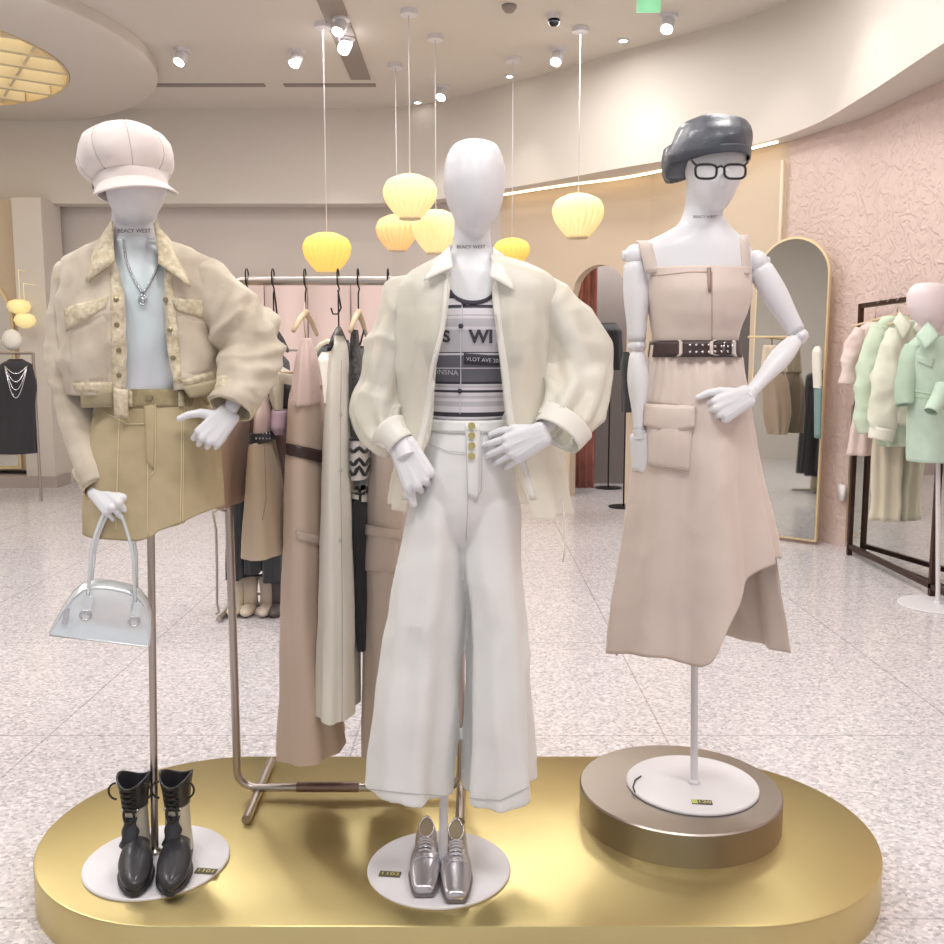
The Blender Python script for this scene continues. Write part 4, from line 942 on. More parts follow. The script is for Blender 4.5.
# black belt with eyelets
belt = thing('leather_belt', 'dark leather belt with silver eyelets around the beige dress waist', 'belt', W(694, 356, YR))
BLT = mat('dark_brown_leather', srgb(64, 48, 48), .4, bump=.2, bscale=300)
BE = loft([(341, 650, 739, .110, .102), (357, 648, 741, .118, .108)], YR, 80, 5, 2.0); mk('strap', BE, BLT, belt, True, SOL(.004)); bBe = BE.bvh()
for i in range(7):
    for dyp in ((344.5, 351.5) if i < 4 else (346, 351)):
        p, n = hit(bBe, 690+i*6.2, dyp+.6, YR); mk('eyelet', M().tube([p+n*.001, p+n*.0045], [.0042, .0034], 10), SILV, belt)
for x in (681, 711, 733): mk('belt_loop', patch(bBe, [(x-1.5, 338), (x+1.5, 338), (x+1.5, 358), (x-1.5, 358)], 2, 5, .002, .003, None, YR), DRS, belt)
p, n = hit(bBe, 727, 349, YR); mk('buckle', M().tube([p+n*.004+Vector((.012*a, 0, .017*b)) for a, b in ((-1, -1), (1, -1), (1, 1), (-1, 1))], .0025, 8, closed=True), SILV, belt)
# beret
LEA = mat('black_leather', srgb(70, 74, 84), .42, bump=.3, bscale=160, coat=.1)
def berf(th, t, P): return .003*math.sin(4*th+3*t)+crink(P, .004, 9, 6)+.005*rp(P, 9, 9, 7, 3)
BR = loft([(117, 702, 716, .02, .03), (118.5, 694, 728, .05, .06), (123, 685, 740, .085, .095), (131, 679, 746, .11, .115), (142, 674, 747.5, .140, .125), (152, 670, 747.5, .146, .125), (160, 668, 747.5, .146, .12), (168, 670, 747, .14, .12)], YR-.005, 80, 40, 2.2, fold=berf, capT=True, ybot=lambda th: 157+7*math.sin(th)+8*max(0, -math.cos(th)))
ber = thing('leather_beret', 'black leather beret slouched to one side on the right mannequin', 'hat', W(708, 176, YR))
mk('crown', BR, LEA, ber, True, SOL(.003))
mk('slouch_fold', loft([(146, 668, 712, .09, .11), (156, 666, 704, .09, .12), (166, 665, 696, .07, .115), (174, 665.5, 689, .04, .10), (179, 668, 685, .01, .07), (180, 672, 680, -.01, .04)], YR+.01, 60, 26, 2.0, fold=berf, capT=True, capB=True), LEA, ber)
mk('band', loft([(156, 681, 748, .150, .105), (164, 682, 747, .148, .102)], YR-.012, 60, 5, 2.0, tilt=.03), LEA, ber, True, SOL(.004))
# glasses
GLS = mat('spectacle_glass', srgb(235, 238, 240), .05, alpha=.18, spec=.8)
gl = thing('eyeglasses', 'black square framed glasses worn by the mannequin with the beret', 'glasses', W(720, 172, YR-.13))
ACE = mat('black_acetate', (.012, .012, .014), .25)
Yg = YR-.152
def rim(cx, cy, wx, hy, yy):
    P = []
    for k in range(36):
        a = 2*PI*k/36; c = math.cos(a); s_ = math.sin(a); e = .6
        P.append(W(cx+wx*math.copysign(abs(c)**e, c)*(1+.06*s_), cy-hy*math.copysign(abs(s_)**e, s_), yy))
    return P
for cx, yy in ((706, Yg), (735, Yg)):
    P = rim(cx, 171.5, 10.6, 7.2, yy); f_ = mk('rim', M().tube(P, .0032, 8, closed=True), ACE, gl)
    gm = M(); n_ = len(P); gm.add(P+[p+Vector((0, .0015, 0)) for p in P], [tuple(range(n_)), tuple(range(n_, 2*n_))[::-1]]+[(i, (i+1) % n_, n_+(i+1) % n_, n_+i) for i in range(n_)]); mk('lens', gm, GLS, f_, False)
mk('bridge', M().tube([W(716, 168, Yg), W(720.5, 166, Yg-.004), W(725, 168, Yg)], .003, 8), ACE, gl)
mk('temple', M().tube([W(696, 165, Yg), W(691, 160, Yg+.02), W(686, 155, YR-.02), W(686, 154, YR+.02)], .003, 8), ACE, gl)
mk('temple', M().tube([W(745, 165, Yg), W(748, 162, Yg+.03), W(747, 158, YR-.02)], .003, 8), ACE, gl)
# ================================================================== footwear
BOOT = mat('black_boot_leather', srgb(44, 44, 50), .38, bump=.2, bscale=120, coat=.15)
BSIDE = mat('pale_boot_panel', srgb(206, 200, 186), .5, .2, bump=.2, bscale=80)
LACE = mat('dark_lace', srgb(46, 42, 36), .8)
BZ = PZ+.0115
def shoe_shape(toe, heel, z0, wd, H, point=.55, n=28, m=26, sq=0):
    """solid shoe between the toe and heel points on the ground: H(u)=height, wd(u)=half width"""
    t0 = Vector((toe[0], toe[1], 0)); h0 = Vector((heel[0], heel[1], 0)); d = h0-t0; s = Vector((d.y, -d.x, 0)).normalized(); g = M()
    for j in range(m+1):
        u = j/m; hw = wd(u); h = H(u)
        for k in range(n):
            a = 2*PI*k/n; c = math.cos(a); sn = math.sin(a)
            zz = z0+h*(.5+.5*math.copysign(abs(sn)**.8, sn)); wx = hw*math.copysign(abs(c)**(.75), c)*(1-.35*max(0, sn)**1.5)
            p = t0+d*u+s*wx; g.v.append(Vector((p.x, p.y, zz)))
    for j in range(m):
        for k in range(n): g.f.append((j*n+k, j*n+(k+1) % n, (j+1)*n+(k+1) % n, (j+1)*n+k))
    g.f.append(tuple(range(n))[::-1]); g.f.append(tuple(m*n+k for k in range(n))); return g
def boot(toe_px, heel_px, top_px, label, sgn):
    toe = Zp(*toe_px, BZ+.012); heel = Zp(*heel_px, BZ+.012); t = thing('ankle_boot', label, 'boot', ((toe.x+heel.x)/2, (toe.y+heel.y)/2, BZ), 'pair of black laced boots')
    wdf = lambda u: herm([0, .06, .2, .38, .6, .85, 1], [.008, .024, .038, .043, .034, .031, .022], u)
    mk('sole', shoe_shape(toe, heel, BZ+.001, lambda u: wdf(u)+.003, lambda u: .016), BOOT, t, True, None, 40)
    mk('vamp', shoe_shape(toe, heel, BZ+.013, wdf, lambda u: herm([0, .1, .35, .55, .75, 1], [.022, .032, .050, .066, .058, .05], u)), BOOT, t)
    d = (heel-toe); A = toe+d*.74; Rr = []
    for (h, r, lean) in ((.03, .040, 0), (.08, .036, .0), (.13, .034, .004), (.18, .038, .008), (.215, .044, .010), (.235, .047, .010)): Rr.append((h, r, lean))
    def shaft(h0, h1, ra=1.0, a0=0, a1=2*PI, n=36, m=16, fn=None):
        g = M()
        for j in range(m+1):
            h = h0+(h1-h0)*j/m; r = herm([q[0] for q in Rr], [q[1] for q in Rr], h)*ra
            for k in range(n+1):
                a = a0+(a1-a0)*k/n; hh = h+(fn(a)*(j/m) if fn else 0); g.v.append(Vector((A.x+r*.92*math.cos(a), A.y+r*1.1*math.sin(a), BZ+hh)))
        for j in range(m):
            for k in range(n): g.f.append((j*(n+1)+k, j*(n+1)+k+1, (j+1)*(n+1)+k+1, (j+1)*(n+1)+k))
        return g
    o = mk('shaft_side', shaft(.02, .165), BSIDE, t, True, SOL(.003)); o['label'] = 'pale grey leather side panel'
    mk('shaft_top', shaft(.15, .225, 1.03, fn=lambda a: .012*math.cos(2*a)), BOOT, t, True, SOL(.004))
    # tongue panel with scalloped edge up the front
    g = M(); n = 10; m = 20
    for j in range(m+1):
        v = j/m; h = .055+.075*v; r = herm([q[0] for q in Rr], [q[1] for q in Rr], h)*1.05; hwid = (.80-.30*v)*(1+.16*math.sin(v*4*PI+1))
        for k in range(n+1): a = -PI/2+(k/n-.5)*2*hwid; g.v.append(Vector((A.x+r*.95*math.cos(a), A.y+r*1.12*math.sin(a)-(.020*(1-v)), BZ+h)))
    for j in range(m):
        for k in range(n): g.f.append((j*(n+1)+k, j*(n+1)+k+1, (j+1)*(n+1)+k+1, (j+1)*(n+1)+k))
    mk('tongue_panel', g, BOOT, t, True, SOL(.004))
    def fp(a, h, o_=.004): r = herm([q[0] for q in Rr], [q[1] for q in Rr], h)+o_; return Vector((A.x+r*math.cos(a)*.94, A.y+r*math.sin(a)*1.12, BZ+h))
    g = M(); f0 = -PI/2
    for k in range(5): h = .145+.015*k; g.tube([fp(f0-.5, h), fp(f0, h+.006, .008), fp(f0+.5, h+.013)], .0026, 6); g.tube([fp(f0+.5, h), fp(f0, h+.006, .008), fp(f0-.5, h+.013)], .0026, 6)
    g.tube([fp(f0+.012*math.cos(q)*28, .138+.020*math.sin(q), .010) for q in [2*PI*k/18 for k in range(18)]], .0036, 6, closed=True)
    for s_ in (-1, 1):
        b0 = fp(f0+s_*1.0, .20); g.tube([b0+Vector((s_*(.020*math.sin(q)), -.004, .022*math.cos(q))) for q in [PI*k/12 for k in range(13)]], .0028, 6)
    mk('laces', g, LACE, t)
    for s_ in (-1, 1):
        mk('eyelet', M().ell(fp(f0+s_*.55, .150, .004), (.005, .004, .005), 10, 6), SILV, t)
    return t
boot((135, 893), (138, 840), None, 'black pointed ankle boot with loose laces, left one of the pair', -1)
boot((170, 893), (182, 838), None, 'black pointed ankle boot with loose laces, right of the steel pole', 1)
SSH = mat('silver_shoe_leather', srgb(196, 194, 200), .26, .75, bump=.08, bscale=80); INS = mat('shoe_insole', srgb(150, 136, 112), .8)
def shoe(toe_px, heel_px, label):
    toe = Zp(*toe_px, BZ+.01); heel = Zp(*heel_px, BZ+.01); t = thing('square_toe_shoe', label, 'shoe', ((toe.x+heel.x)/2, (toe.y+heel.y)/2, BZ), 'pair of silver lace up shoes')
    wdf = lambda u: herm([0, .03, .15, .34, .6, .85, 1], [.022, .026, .034, .040, .031, .028, .016], u)
    mk('sole', shoe_shape(toe, heel, BZ+.001, lambda u: wdf(u)+.003, lambda u: .010), mat('shoe_sole', srgb(120, 112, 112), .6), t, True, None, 40)
    H = lambda u: herm([0, .1, .3, .5, .62, .85, 1], [.020, .026, .040, .052, .05, .052, .056], u)
    d = heel-toe; s = Vector((d.y, -d.x, 0)).normalized()
    g = shoe_shape(toe, heel, BZ+.009, wdf, H)
    mk('upper', g, SSH, t)
    # dark opening with insole
    P = []
    for k in range(28):
        a = 2*PI*k/28; u = .79+.17*math.cos(a); w_ = .020*math.sin(a)*(1.0 if u < .85 else .9); q = toe+d*u+s*w_; P.append(Vector((q.x, q.y, BZ+.009+H(u)+.0012)))
    gm = M(); gm.add(P+[p+Vector((0, 0, -.004)) for p in P], [tuple(range(28)), tuple(range(28, 56))[::-1]]+[(i, (i+1) % 28, 28+(i+1) % 28, 28+i) for i in range(28)])
    mk('insole', gm, INS, t, False); mk('collar_rim', M().tube(P, .003, 6, closed=True), SSH, t)
    g = M(); gs = []
    for k in range(5):
        u = .40+.048*k; z = BZ+.009+H(u)+.003
        a = toe+d*u+s*.017; b = toe+d*(u+.02)-s*.017; g.tube([(a.x, a.y, z-.004), ((a.x+b.x)/2, (a.y+b.y)/2, z+.002), (b.x, b.y, z-.004)], .0022, 6)
        a = toe+d*u-s*.017; b = toe+d*(u+.02)+s*.017; g.tube([(a.x, a.y, z-.004), ((a.x+b.x)/2, (a.y+b.y)/2, z+.002), (b.x, b.y, z-.004)], .0022, 6)
    z = BZ+.06
    for s_ in (-1, 1):
        c = toe+d*.55+s*s_*.02; g.tube([(c.x, c.y, z), (c.x+s_*-.02, c.y-.01, z-.012), (c.x+s_*-.026, c.y-.03, z-.03), (c.x+s_*-.03, c.y-.04, z-.045)], .0018, 6)
    mk('laces', g, mat('silver_lace', srgb(222, 218, 222), .5, .2), t)
    a0 = toe+d*.335; mk('toe_seam', M().tube([Vector((a0.x, a0.y, 0))+s*w_+Vector((0, 0, BZ+.009+H(.335)*(1-.5*(abs(w_)/.038)**2.6)+.001)) for w_ in [(-.034+.068*i/12) for i in range(13)]], .0016, 6), SSH, t)
shoe((424, 894), (427, 834), 'silver square toed lace up shoe, left of the white pole')
shoe((456, 900), (456, 836), 'silver square toed lace up shoe, right of the white pole')
# ================================================================== steel rack on the platform
YK = 2.72
rk = thing('clothes_rack', 'silver steel clothes rack standing on the brass platform behind the mannequins', 'clothes rack', (-.38, YK, PZ))
tl = W(222, 281, YK); zt = tl.z; xl = tl.x; xr = Zp(461, 788, PZ+.03).x
r_ = .055; P = []
def corner(cx, cz, a0, a1, k=8): return [Vector((cx+r_*math.cos(a0+(a1-a0)*i/k), YK, cz+r_*math.sin(a0+(a1-a0)*i/k))) for i in range(k+1)]
zb = PZ+.030
P = corner(xl+r_, zb+r_, 1.5*PI, PI)+corner(xl+r_, zt-r_, PI, .5*PI)+corner(xr-r_, zt-r_, .5*PI, 0)+corner(xr-r_, zb+r_, 0, -.5*PI)
mk('frame', M().tube(P, .0125, 16, closed=True), STEELP, rk)
for (a, b) in (((246, 820), (271, 761)), ((460, 822), (462, 757))):
    p0 = Zp(*a, PZ+.014); p1 = Zp(*b, PZ+.014); mk('foot_bar', M().tube([p0, p1], .0135, 16), STEELP, rk, True, None, 40)
mk('lower_sleeve', M().tube([W(297, 787, YK-.002), W(359, 787, YK-.002)], .0155, 16), mat('dusty_brown_metal', srgb(140, 116, 108), .4, .6), rk, True, None, 40)
def hook(t, x, Y, ztop, drop, mt, r=.0022):
    """wire hook over a rail at ztop"""
    pts = [Vector((x, Y-.018*math.cos(a), ztop+.004+.018*math.sin(a))) for a in [PI*k/8 for k in range(-1, 9)]][::-1]
    pts = pts[:]+[Vector((x, Y-.016, ztop-.02)), Vector((x+.004, Y-.006, ztop-.035)), Vector((x, Y, ztop-.05)), Vector((x, Y, ztop-drop))]
    mk('hook', M().tube(pts, r, 6), mt, t)
WOOD = mat('pale_wood', srgb(216, 192, 158), .6)
def hanger(x, Y, ztop, label, mt, wd_=.19, drop=.085, group='hangers on the platform rack', along='Y'):
    t = thing('clothes_hanger', label, 'hanger', (x, Y, ztop-drop-.06), group)
    hook(t, x, Y, ztop, drop, BLACKM if mt is WOOD else mt)
    A = Vector((0, 1, 0)) if along == 'Y' else Vector((1, 0, 0)); c = Vector((x, Y, ztop-drop))
    mk('shoulder_bar', M().tube([c-A*wd_+Vector((0, 0, -.06)), c-A*wd_*.5+Vector((0, 0, -.025)), c, c+A*wd_*.5+Vector((0, 0, -.025)), c+A*wd_+Vector((0, 0, -.06))], [.006, .008, .009, .008, .006], 10), mt, t)
HX = [(247, WOOD, 'pale wooden hanger beside the khaki sleeve, first on the steel rack'), (273, BLACKM, 'black hook hanger with a second S shaped hook below it'), (305, WOOD, 'pale wooden hanger carrying the belted taupe dress'), (338, BLACKM, 'black wire hanger under the golden lantern'), (358, WOOD, 'pale wooden hanger with black straps on the steel rack'), (388, WOOD, 'pale wooden hanger nearest the sheer cream sleeve')]
for x, mt, l in HX: p = W(x, 280, YK); hanger(p.x, YK, p.z+.010, l, mt, .19, .10 if mt is WOOD else .15)
p = W(273, 300, YK-.02)
tag(mk('s_hook', M().tube([W(274, 290, YK-.02), W(276, 305, YK-.02), W(277, 315, YK-.02), W(273, 321, YK-.02), W(268, 318, YK-.02), W(267, 311, YK-.02)], .0026, 8), BLACKM), 'black double hook dangling from the hanger beside the khaki sleeve', 'hook')
tag(mk('s_hook', M().tube([W(338, 290, YK-.02), W(341, 308, YK-.02), W(338, 314, YK-.02), W(333, 314, YK-.02), W(331, 308, YK-.02)], .0026, 8), BLACKM), 'black double hook dangling below the golden lantern', 'hook')
# ---- garments seen edge on
def cloth(c, rough=.75, **k): return mat('cloth', srgb(*c), rough, bump=.2, bscale=500, sheen=.2, btype='weave', **k)
TAUPE = cloth((206, 184, 168)); TAUPE2 = cloth((200, 182, 170)); PINKB = cloth((222, 196, 190), .5); IVORY = cloth((232, 228, 218)); BLKC = cloth((38, 38, 44)); TANC = cloth((212, 192, 166)); BROWNC = cloth((188, 158, 140)); WINE = cloth((132, 96, 92)); GOLDS = cloth((206, 200, 182), .4)
def hang(name, label, cat, rows, Y, mt, ph=0, amp=.008, d=.17, group=None, parts=(), capT=True):
    """garment hanging edge on: rows of (y,xl,xr) or with own depths"""
    R = [(r[0], r[1], r[2], r[3] if len(r) > 3 else d, r[3] if len(r) > 3 else d) for r in rows]
    def f(th, t, P): return t*(amp*math.sin(6*th+ph)+amp*.6*math.sin(11*th+2*ph+2*t))*(abs(math.cos(th))*.3+.7)*.6+crink(P, .003, 9, ph)
    g = loft(R, Y, 64, 50, 2.0, fold=f, capT=capT)
    t = thing(name, label, cat, W((R[-1][1]+R[-1][2])/2, R[-1][0], Y), group)
    mk('cloth_body', g, mt, t, True, SOL(.002) if not capT else None)
    return t, g, g.bvh()
GR = 'clothes on the platform rack'
# brown pink long piece beside the skirt
t, g, b = hang('hanging_coat', 'dusty brown garment hanging at the left end of the steel rack', 'garment', [(352, 222, 246, .10), (372, 219, 250, .17), (430, 221, 248, .18), (500, 223, 245, .18)], YK+.02, BROWNC, 1, group=GR)
t, g, b = hang('hanging_dress', 'wine coloured dress hanging behind the studded belt skirt', 'dress', [(400, 250, 272, .08), (430, 248, 292, .15), (480, 250, 294, .16), (515, 256, 292, .16)], YK+.16, WINE, 2, group=GR)
t, g, b = hang('mini_skirt', 'tan mini skirt with a studded black waistband on the steel rack', 'skirt', [(438, 255, 272, .12), (446, 253, 273, .13), (480, 250, 279, .14), (520, 247, 284, .15), (550, 245, 287, .15)], YK-.03, TANC, 0, .005, group=GR)
mk('waistband', loft([(431, 254, 272, .122, .122), (441, 253, 273, .124, .124)], YK-.03, 48, 4), BLKC, t, True, SOL(.004)); bW = loft([(431, 254, 272, .127, .127), (441, 253, 273, .129, .129)], YK-.03, 48, 4).bvh()
for i in range(5):
    for y in (433.5, 438.5): p, n = hit(bW, 256+3.4*i, y, YK-.03); mk('stud', M().ell(p, (.0032, .0025, .0032), 8, 5), SILV, t)
mk('fly_seam', seam(b, [(264, 445), (266, 500), (262, 520)], .0014, .001, 5, YK), mat('tan_seam', srgb(176, 148, 116), .8), t)
t, g, b = hang('camisole', 'pink satin camisole hanging above the studded mini skirt', 'top', [(392, 262, 266, .02), (404, 259, 270, .07), (418, 257, 272, .10), (431, 257, 271, .10)], YK-.03, PINKB, 3, .003, group=GR)
mk('strap', M().tube([W(264, 393, YK-.03), W(268, 370, YK-.03), W(271, 345, YK-.02), W(273, 322, YK-.02)], .0018, 6), PINKB, t)
t, g, b = hang('gold_camisole', 'grey gold camisole with black side panel beside the khaki elbow', 'top', [(364, 271, 276, .06), (374, 272, 290, .10), (395, 272, 293, .12), (408, 277, 292, .12)], YK+.04, GOLDS, 1, .004, group=GR)
mk('side_panel', patch(b, [(284, 384), (293, 386), (291, 409), (283, 408)], 4, 6, .001, .002, None, YK+.04), BLKC, t)
mk('chain_strap', M().tube([W(270, 352, YK), W(272, 366, YK-.05), W(282, 372, YK-.07), W(293, 373, YK-.05)], .0026, 6), GFRAME, t)
t, g, b = hang('satin_bra_top', 'lilac satin draped top low between the racks of clothes', 'top', [(405, 276, 281, .05), (412, 273, 292, .08), (425, 272, 291, .08), (434, 276, 286, .05)], YK+.0, cloth((216, 190, 208), .4), 2, .004, group=GR)
# belted taupe long dress
t, g, b = hang('long_dress', 'long taupe dress with dark belt hanging on the steel rack', 'dress', [(385, 293, 321, .10), (400, 291, 322, .15), (446, 289, 325, .15), (460, 288, 326, .16), (540, 286, 327, .17), (600, 284, 327, .17), (680, 281, 336, .17), (742, 277, 345, .17)], YK, TAUPE, 0, .012, group=GR)
mk('bodice', loft([(338, 303, 310, .03, .03), (355, 298, 315, .08, .08), (385, 294, 320, .12, .12), (404, 293, 321, .14, .14)], YK-.02, 48, 20, fold=lambda th, t_, P: .003*math.sin(9*th)), PINKB, t, True, SOL(.002))
mk('belt', patch(b, [(288, 443), (326, 452), (326, 464), (288, 455)], 10, 3, .003, .004, None, YK), BLT, t)
p, n = hit(b, 323, 458, YK); mk('buckle', M().tube([p+n*.01+Vector((.010*a_, 0, .018*b_)) for a_, b_ in ((-1, -1), (1, -1), (1, 1), (-1, 1))], .003, 8, closed=True), SILV, t)
mk('pocket_flap', patch(b, [(296, 530), (321, 537), (322, 546), (297, 539)], 8, 3, .002, .004, None, YK), TAUPE2, t)
mk('strap', M().tube([W(306, 340, YK-.02), W(304, 320, YK-.01), W(305, 302, YK)], .0022, 6), PINKB, t)
g = M()
for k in range(3): seam(b, [(290+3*k, 400-2*k), (306, 402+3*k), (320-2*k, 392)], .0012, .002, 5, YK, g)
mk('draped_cord', g, IVORY, t)
# ivory long garment
t, g, b = hang('ivory_dress', 'long narrow ivory dress hanging in front of the black garments', 'dress', [(336, 333, 343, .05), (345, 331, 346, .09), (380, 329, 349, .12), (430, 326, 351, .14), (500, 324, 354, .15), (600, 322, 358, .16), (660, 320, 358, .15), (705, 318, 358, .15)], YK-.06, IVORY, 4, .010, group=GR)
g = M(); seam(b, [(341, 360), (340, 450), (342, 600), (342, 720)], .0012, .001, 8, YK, g); mk('front_seam', g, STW, t)
for y in (415, 470, 540): p, n = hit(b, 340, y, YK); mk('button', M().ell(p+n*.002, (.006, .003, .006), 10, 6), STW, t)
# black lace top, crochet, trousers
LACEB = cloth((60, 56, 58), .6, var=.9, vscale=90)
t, g, b = hang('lace_top', 'black lace top on thin straps beside the ivory dress', 'top', [(330, 352, 358, .03), (350, 350, 360, .05), (380, 350, 372, .11), (410, 350, 375, .13), (436, 352, 376, .13)], YK+.02, LACEB, 2, .004, group=GR)
mk('strap', M().tube([W(352, 372, YK-.05), W(351, 340, YK-.03), W(355, 315, YK)], .003, 6), BLKC, t); mk('strap', M().tube([W(364, 372, YK-.05), W(368, 345, YK-.03), W(364, 330, YK), W(360, 345, YK+.02)], .003, 6), BLKC, t)
t, g, b = hang('crochet_top', 'black and white striped crochet top hanging beside the ivory dress', 'top', [(435, 351, 372, .12), (455, 350, 373, .13), (475, 351, 372, .13)], YK-.02, cloth((214, 208, 206), .9), 2, .003, group=GR)
g = M()
for y0, am in ((439, 0), (450, 2), (462, 3), (471, 4)): seam(b, [(351+2*i, y0+am*math.sin(i*1.2)) for i in range(11)], .0058, .001, 3, YK, g)
mk('crochet_stripe', g, BLKC, t)
t, g, b = hang('black_trousers', 'black trousers hanging below the crochet top on the steel rack', 'trousers', [(488, 352, 371, .12), (520, 353, 373, .14), (580, 355, 375, .14), (640, 358, 373, .12)], YK+.02, BLKC, 2, .006, group=GR)
mk('white_tab', patch(b, [(352, 480), (358, 482), (358, 500), (352, 498)], 2, 4, .003, .002, None, YK).join(patch(b, [(361, 482), (369, 480), (369, 502), (361, 502)], 2, 4, .003, .002, None, YK)), IVORY, t)
# second cargo dress behind the white trousers
t, g, b = hang('cargo_dress', 'taupe cargo dress hanging half behind the white trousers', 'dress', [(345, 383, 392, .05), (380, 374, 402, .12), (448, 371, 408, .14), (500, 368, 412, .15), (570, 364, 414, .16), (650, 363, 416, .15), (745, 362, 418, .15)], YK+.02, TAUPE2, 5, .010, group=GR)
mk('cargo_pocket', patch(b, [(370, 524), (396, 530), (396, 572), (362, 570)], 8, 8, .002, .005, None, YK, .008), TAUPE2, t)
mk('pocket_flap', patch(b, [(369, 524), (398, 530), (398, 540), (368, 534)], 8, 3, .010, .004, None, YK), TAUPE2, t)
# thin chain strap hanging beside the rack post
tag(mk('hanging_strap', M().tube([W(227, 512, YK-.01), W(219, 509, YK+.0), W(213, 513, YK+.03), W(216, 530, YK+.05), W(217, 570, YK+.05), W(217, 604, YK+.05), W(219, 612, YK+.05), W(216, 614, YK+.05)], .004, 8), CHROME), 'thin steel strap with a clasp hanging beside the left rack post', 'strap')
# ================================================================== rear rack with black clothes
YB = 5.3
rb = thing('clothes_rack', 'second steel rack farther back with black clothes and low bar', 'clothes rack', (-.85, YB, 0))
z1 = W(300, 350, YB).z; x0 = W(222, 350, YB).x; x1 = W(398, 350, YB).x; zl = W(255, 604, YB).z
mk('frame', M().tube([(x0, YB, .03), (x0, YB, z1), (x1, YB, z1), (x1, YB, .03)], .014, 12).tube([(x0, YB, zl), (x1, YB, zl)], .014, 12).tube([(x0, YB, zl+.06), (x1, YB, zl+.06)], .008, 12), STEELP, rb, True, None, 40)
for x in (x0, x1): mk('foot_bar', M().tube([(x, YB-.25, .02), (x, YB+.25, .02)], .015, 12), STEELP, rb, True, None, 40)
GB_ = 'black clothes on the rear rack'
for i, (a, c, y0, y1, l, rr) in enumerate([(232, 252, 352, 572, 'black long coat at the left end of the rear rack', .2), (250, 268, 352, 566, 'black garment second from the left on the rear rack', .2), (266, 288, 352, 574, 'black garment behind the tan mini skirt on the rear rack', .2),
        (318, 336, 344, 560, 'black waistcoat left of the ivory dress on the rear rack', .2), (338, 352, 340, 560, 'black garment directly behind the ivory dress', .2), (352, 372, 346, 560, 'black dress behind the crochet top on the rear rack', .2)]):
    t, g, b = hang('black_garment', l, 'garment', [(y0, (a+c)/2-3, (a+c)/2+3, .05), (y0+12, a, c, rr), ((y0+y1)/2, a-1, c+1, rr+.03), (y1, a-1, c+2, rr+.04)], YB, BLKC, i, .012, group=GB_)
t, g, b = hang('white_vest', 'small white top with black trim on the rear rack above the black clothes', 'top', [(352, 322, 328, .05), (362, 318, 334, .12), (390, 317, 337, .14), (402, 318, 336, .14)], YB-.35, IVORY, 2, .006, group=GB_)
tag(mk('ivory_hanger', M().tube([W(314, 353, YB-.37), W(320, 345, YB-.37), W(328, 341, YB-.37), W(336, 345, YB-.37), W(342, 353, YB-.37)], .012, 8), mat('cream_felt', srgb(222, 216, 190), .7)), 'cream padded hanger on the rear rack beside the ivory dress', 'hanger')
def bootie(x, y, Y, c, l):
    p = Zp(x, y, .0); t = thing('display_boot', l, 'boot', (p.x, p.y, 0), 'shoes under the rear rack'); m_ = mat('boot_cloth', srgb(*c), .6)
    mk('shaft', M().tube([p+Vector((0, 0, .03)), p+Vector((0, 0, .12)), p+Vector((0, 0, .22))], [.045, .040, .052], 18), m_, t)
    mk('foot', M().ell(p+Vector((0, -.06, .032)), (.042, .11, .032)), m_, t)
for i, (x, c) in enumerate([(238, (226, 216, 196)), (251, (214, 200, 180)), (268, (206, 190, 176)), (279, (90, 84, 82))]):
    bootie(x, 612, YB, c, ['cream ankle boot nearest the rack post on the floor under the black clothes', 'beige ankle boot second from the rack post under the black clothes', 'tan ankle boot third from the rack post under the black clothes', 'dark ankle boot farthest from the rack post under the black clothes'][i])
# ================================================================== far left: mirror reflections built as solid things (black dress, necklaces, head, lanterns)
YF = 9.6
t = thing('wall_rail', 'thin steel rail in front of the arched mirror at the far left', 'rail', W(15, 354, YF)-Vector((0, 0, .02)))
mk('rail', M().tube([W(-12, 353, YF), W(33, 353, YF)], .015, 10), STEELP, t, True, None, 40)
for x in (-12, 33):
    p = W(x, 353, YF); mk('post', M().tube([p, (p.x, YF, 0.0)], .015, 10), STEELP, t, True, None, 40)
t, g, b = hang('reflected_dress', 'black dress with silver chain necklaces, a mirror reflection built solid in front of the glass, far left', 'dress', [(359, 10, 22, .05), (366, -1, 33, .12), (385, -6, 36, .16), (420, -4, 36, .16), (453, -5, 36, .18)], YF, BLKC, 1, .015)
t = thing('necklace', 'silver multi strand necklace on the reflected black dress built at the far left', 'necklace', W(15, 395, YF-.2))
for k in range(4):
    g = M(); pts = []
    for i in range(15):
        u = i/14; x = 5+22*u; y = 366+(8+8*k)*math.sin(PI*u); p, n = hit(b, x, y, YF); pts.append(p+n*.008)
    mk('strand', g.tube(pts, .0055, 6), SILV, t)
tag(mk('reflected_head', M().ell(W(12, 340, YF+.1), (.10, .08, .11), 18, 10), IVORY), 'reflection of a white mannequin head built as a small rounded form above the black dress at the far left', 'display form')  # stands in for a mannequin head reflected in the mirror
tag(mk('pendant_lantern', M().lathe([(.03, -.09), (.10, -.06), (.125, 0), (.10, .05), (.05, .07), (0, .07)], W(19, 306, 10.55), 32, None, lambda q, z: 1+.03*math.cos(16*q)).tube([W(20, 300, 10.55), (W(20, 300, 10.55).x, 10.55, 2.46), (W(20, 300, 10.55).x, 10.85, 2.46)], .003, 6), LAN[1]), 'small pale lantern, a reflection built solid by the arched mirror, upper of two', 'pendant lamp', 'reflected lanterns by the arched mirror')  # lanterns reflected in the mirror, added as solid glowing ones
tag(mk('pendant_lantern', M().lathe([(.03, -.09), (.09, -.06), (.115, 0), (.09, .05), (.05, .07), (0, .07)], W(25, 320, 10.4), 32, None, lambda q, z: 1+.03*math.cos(16*q)).tube([W(25, 314, 10.4), (W(25, 314, 10.4).x, 10.4, 2.3), (W(25, 314, 10.4).x, 10.85, 2.3)], .003, 6), LAN[1]), 'small pale lantern, a reflection built solid by the arched mirror, lower of two', 'pendant lamp', 'reflected lanterns by the arched mirror')
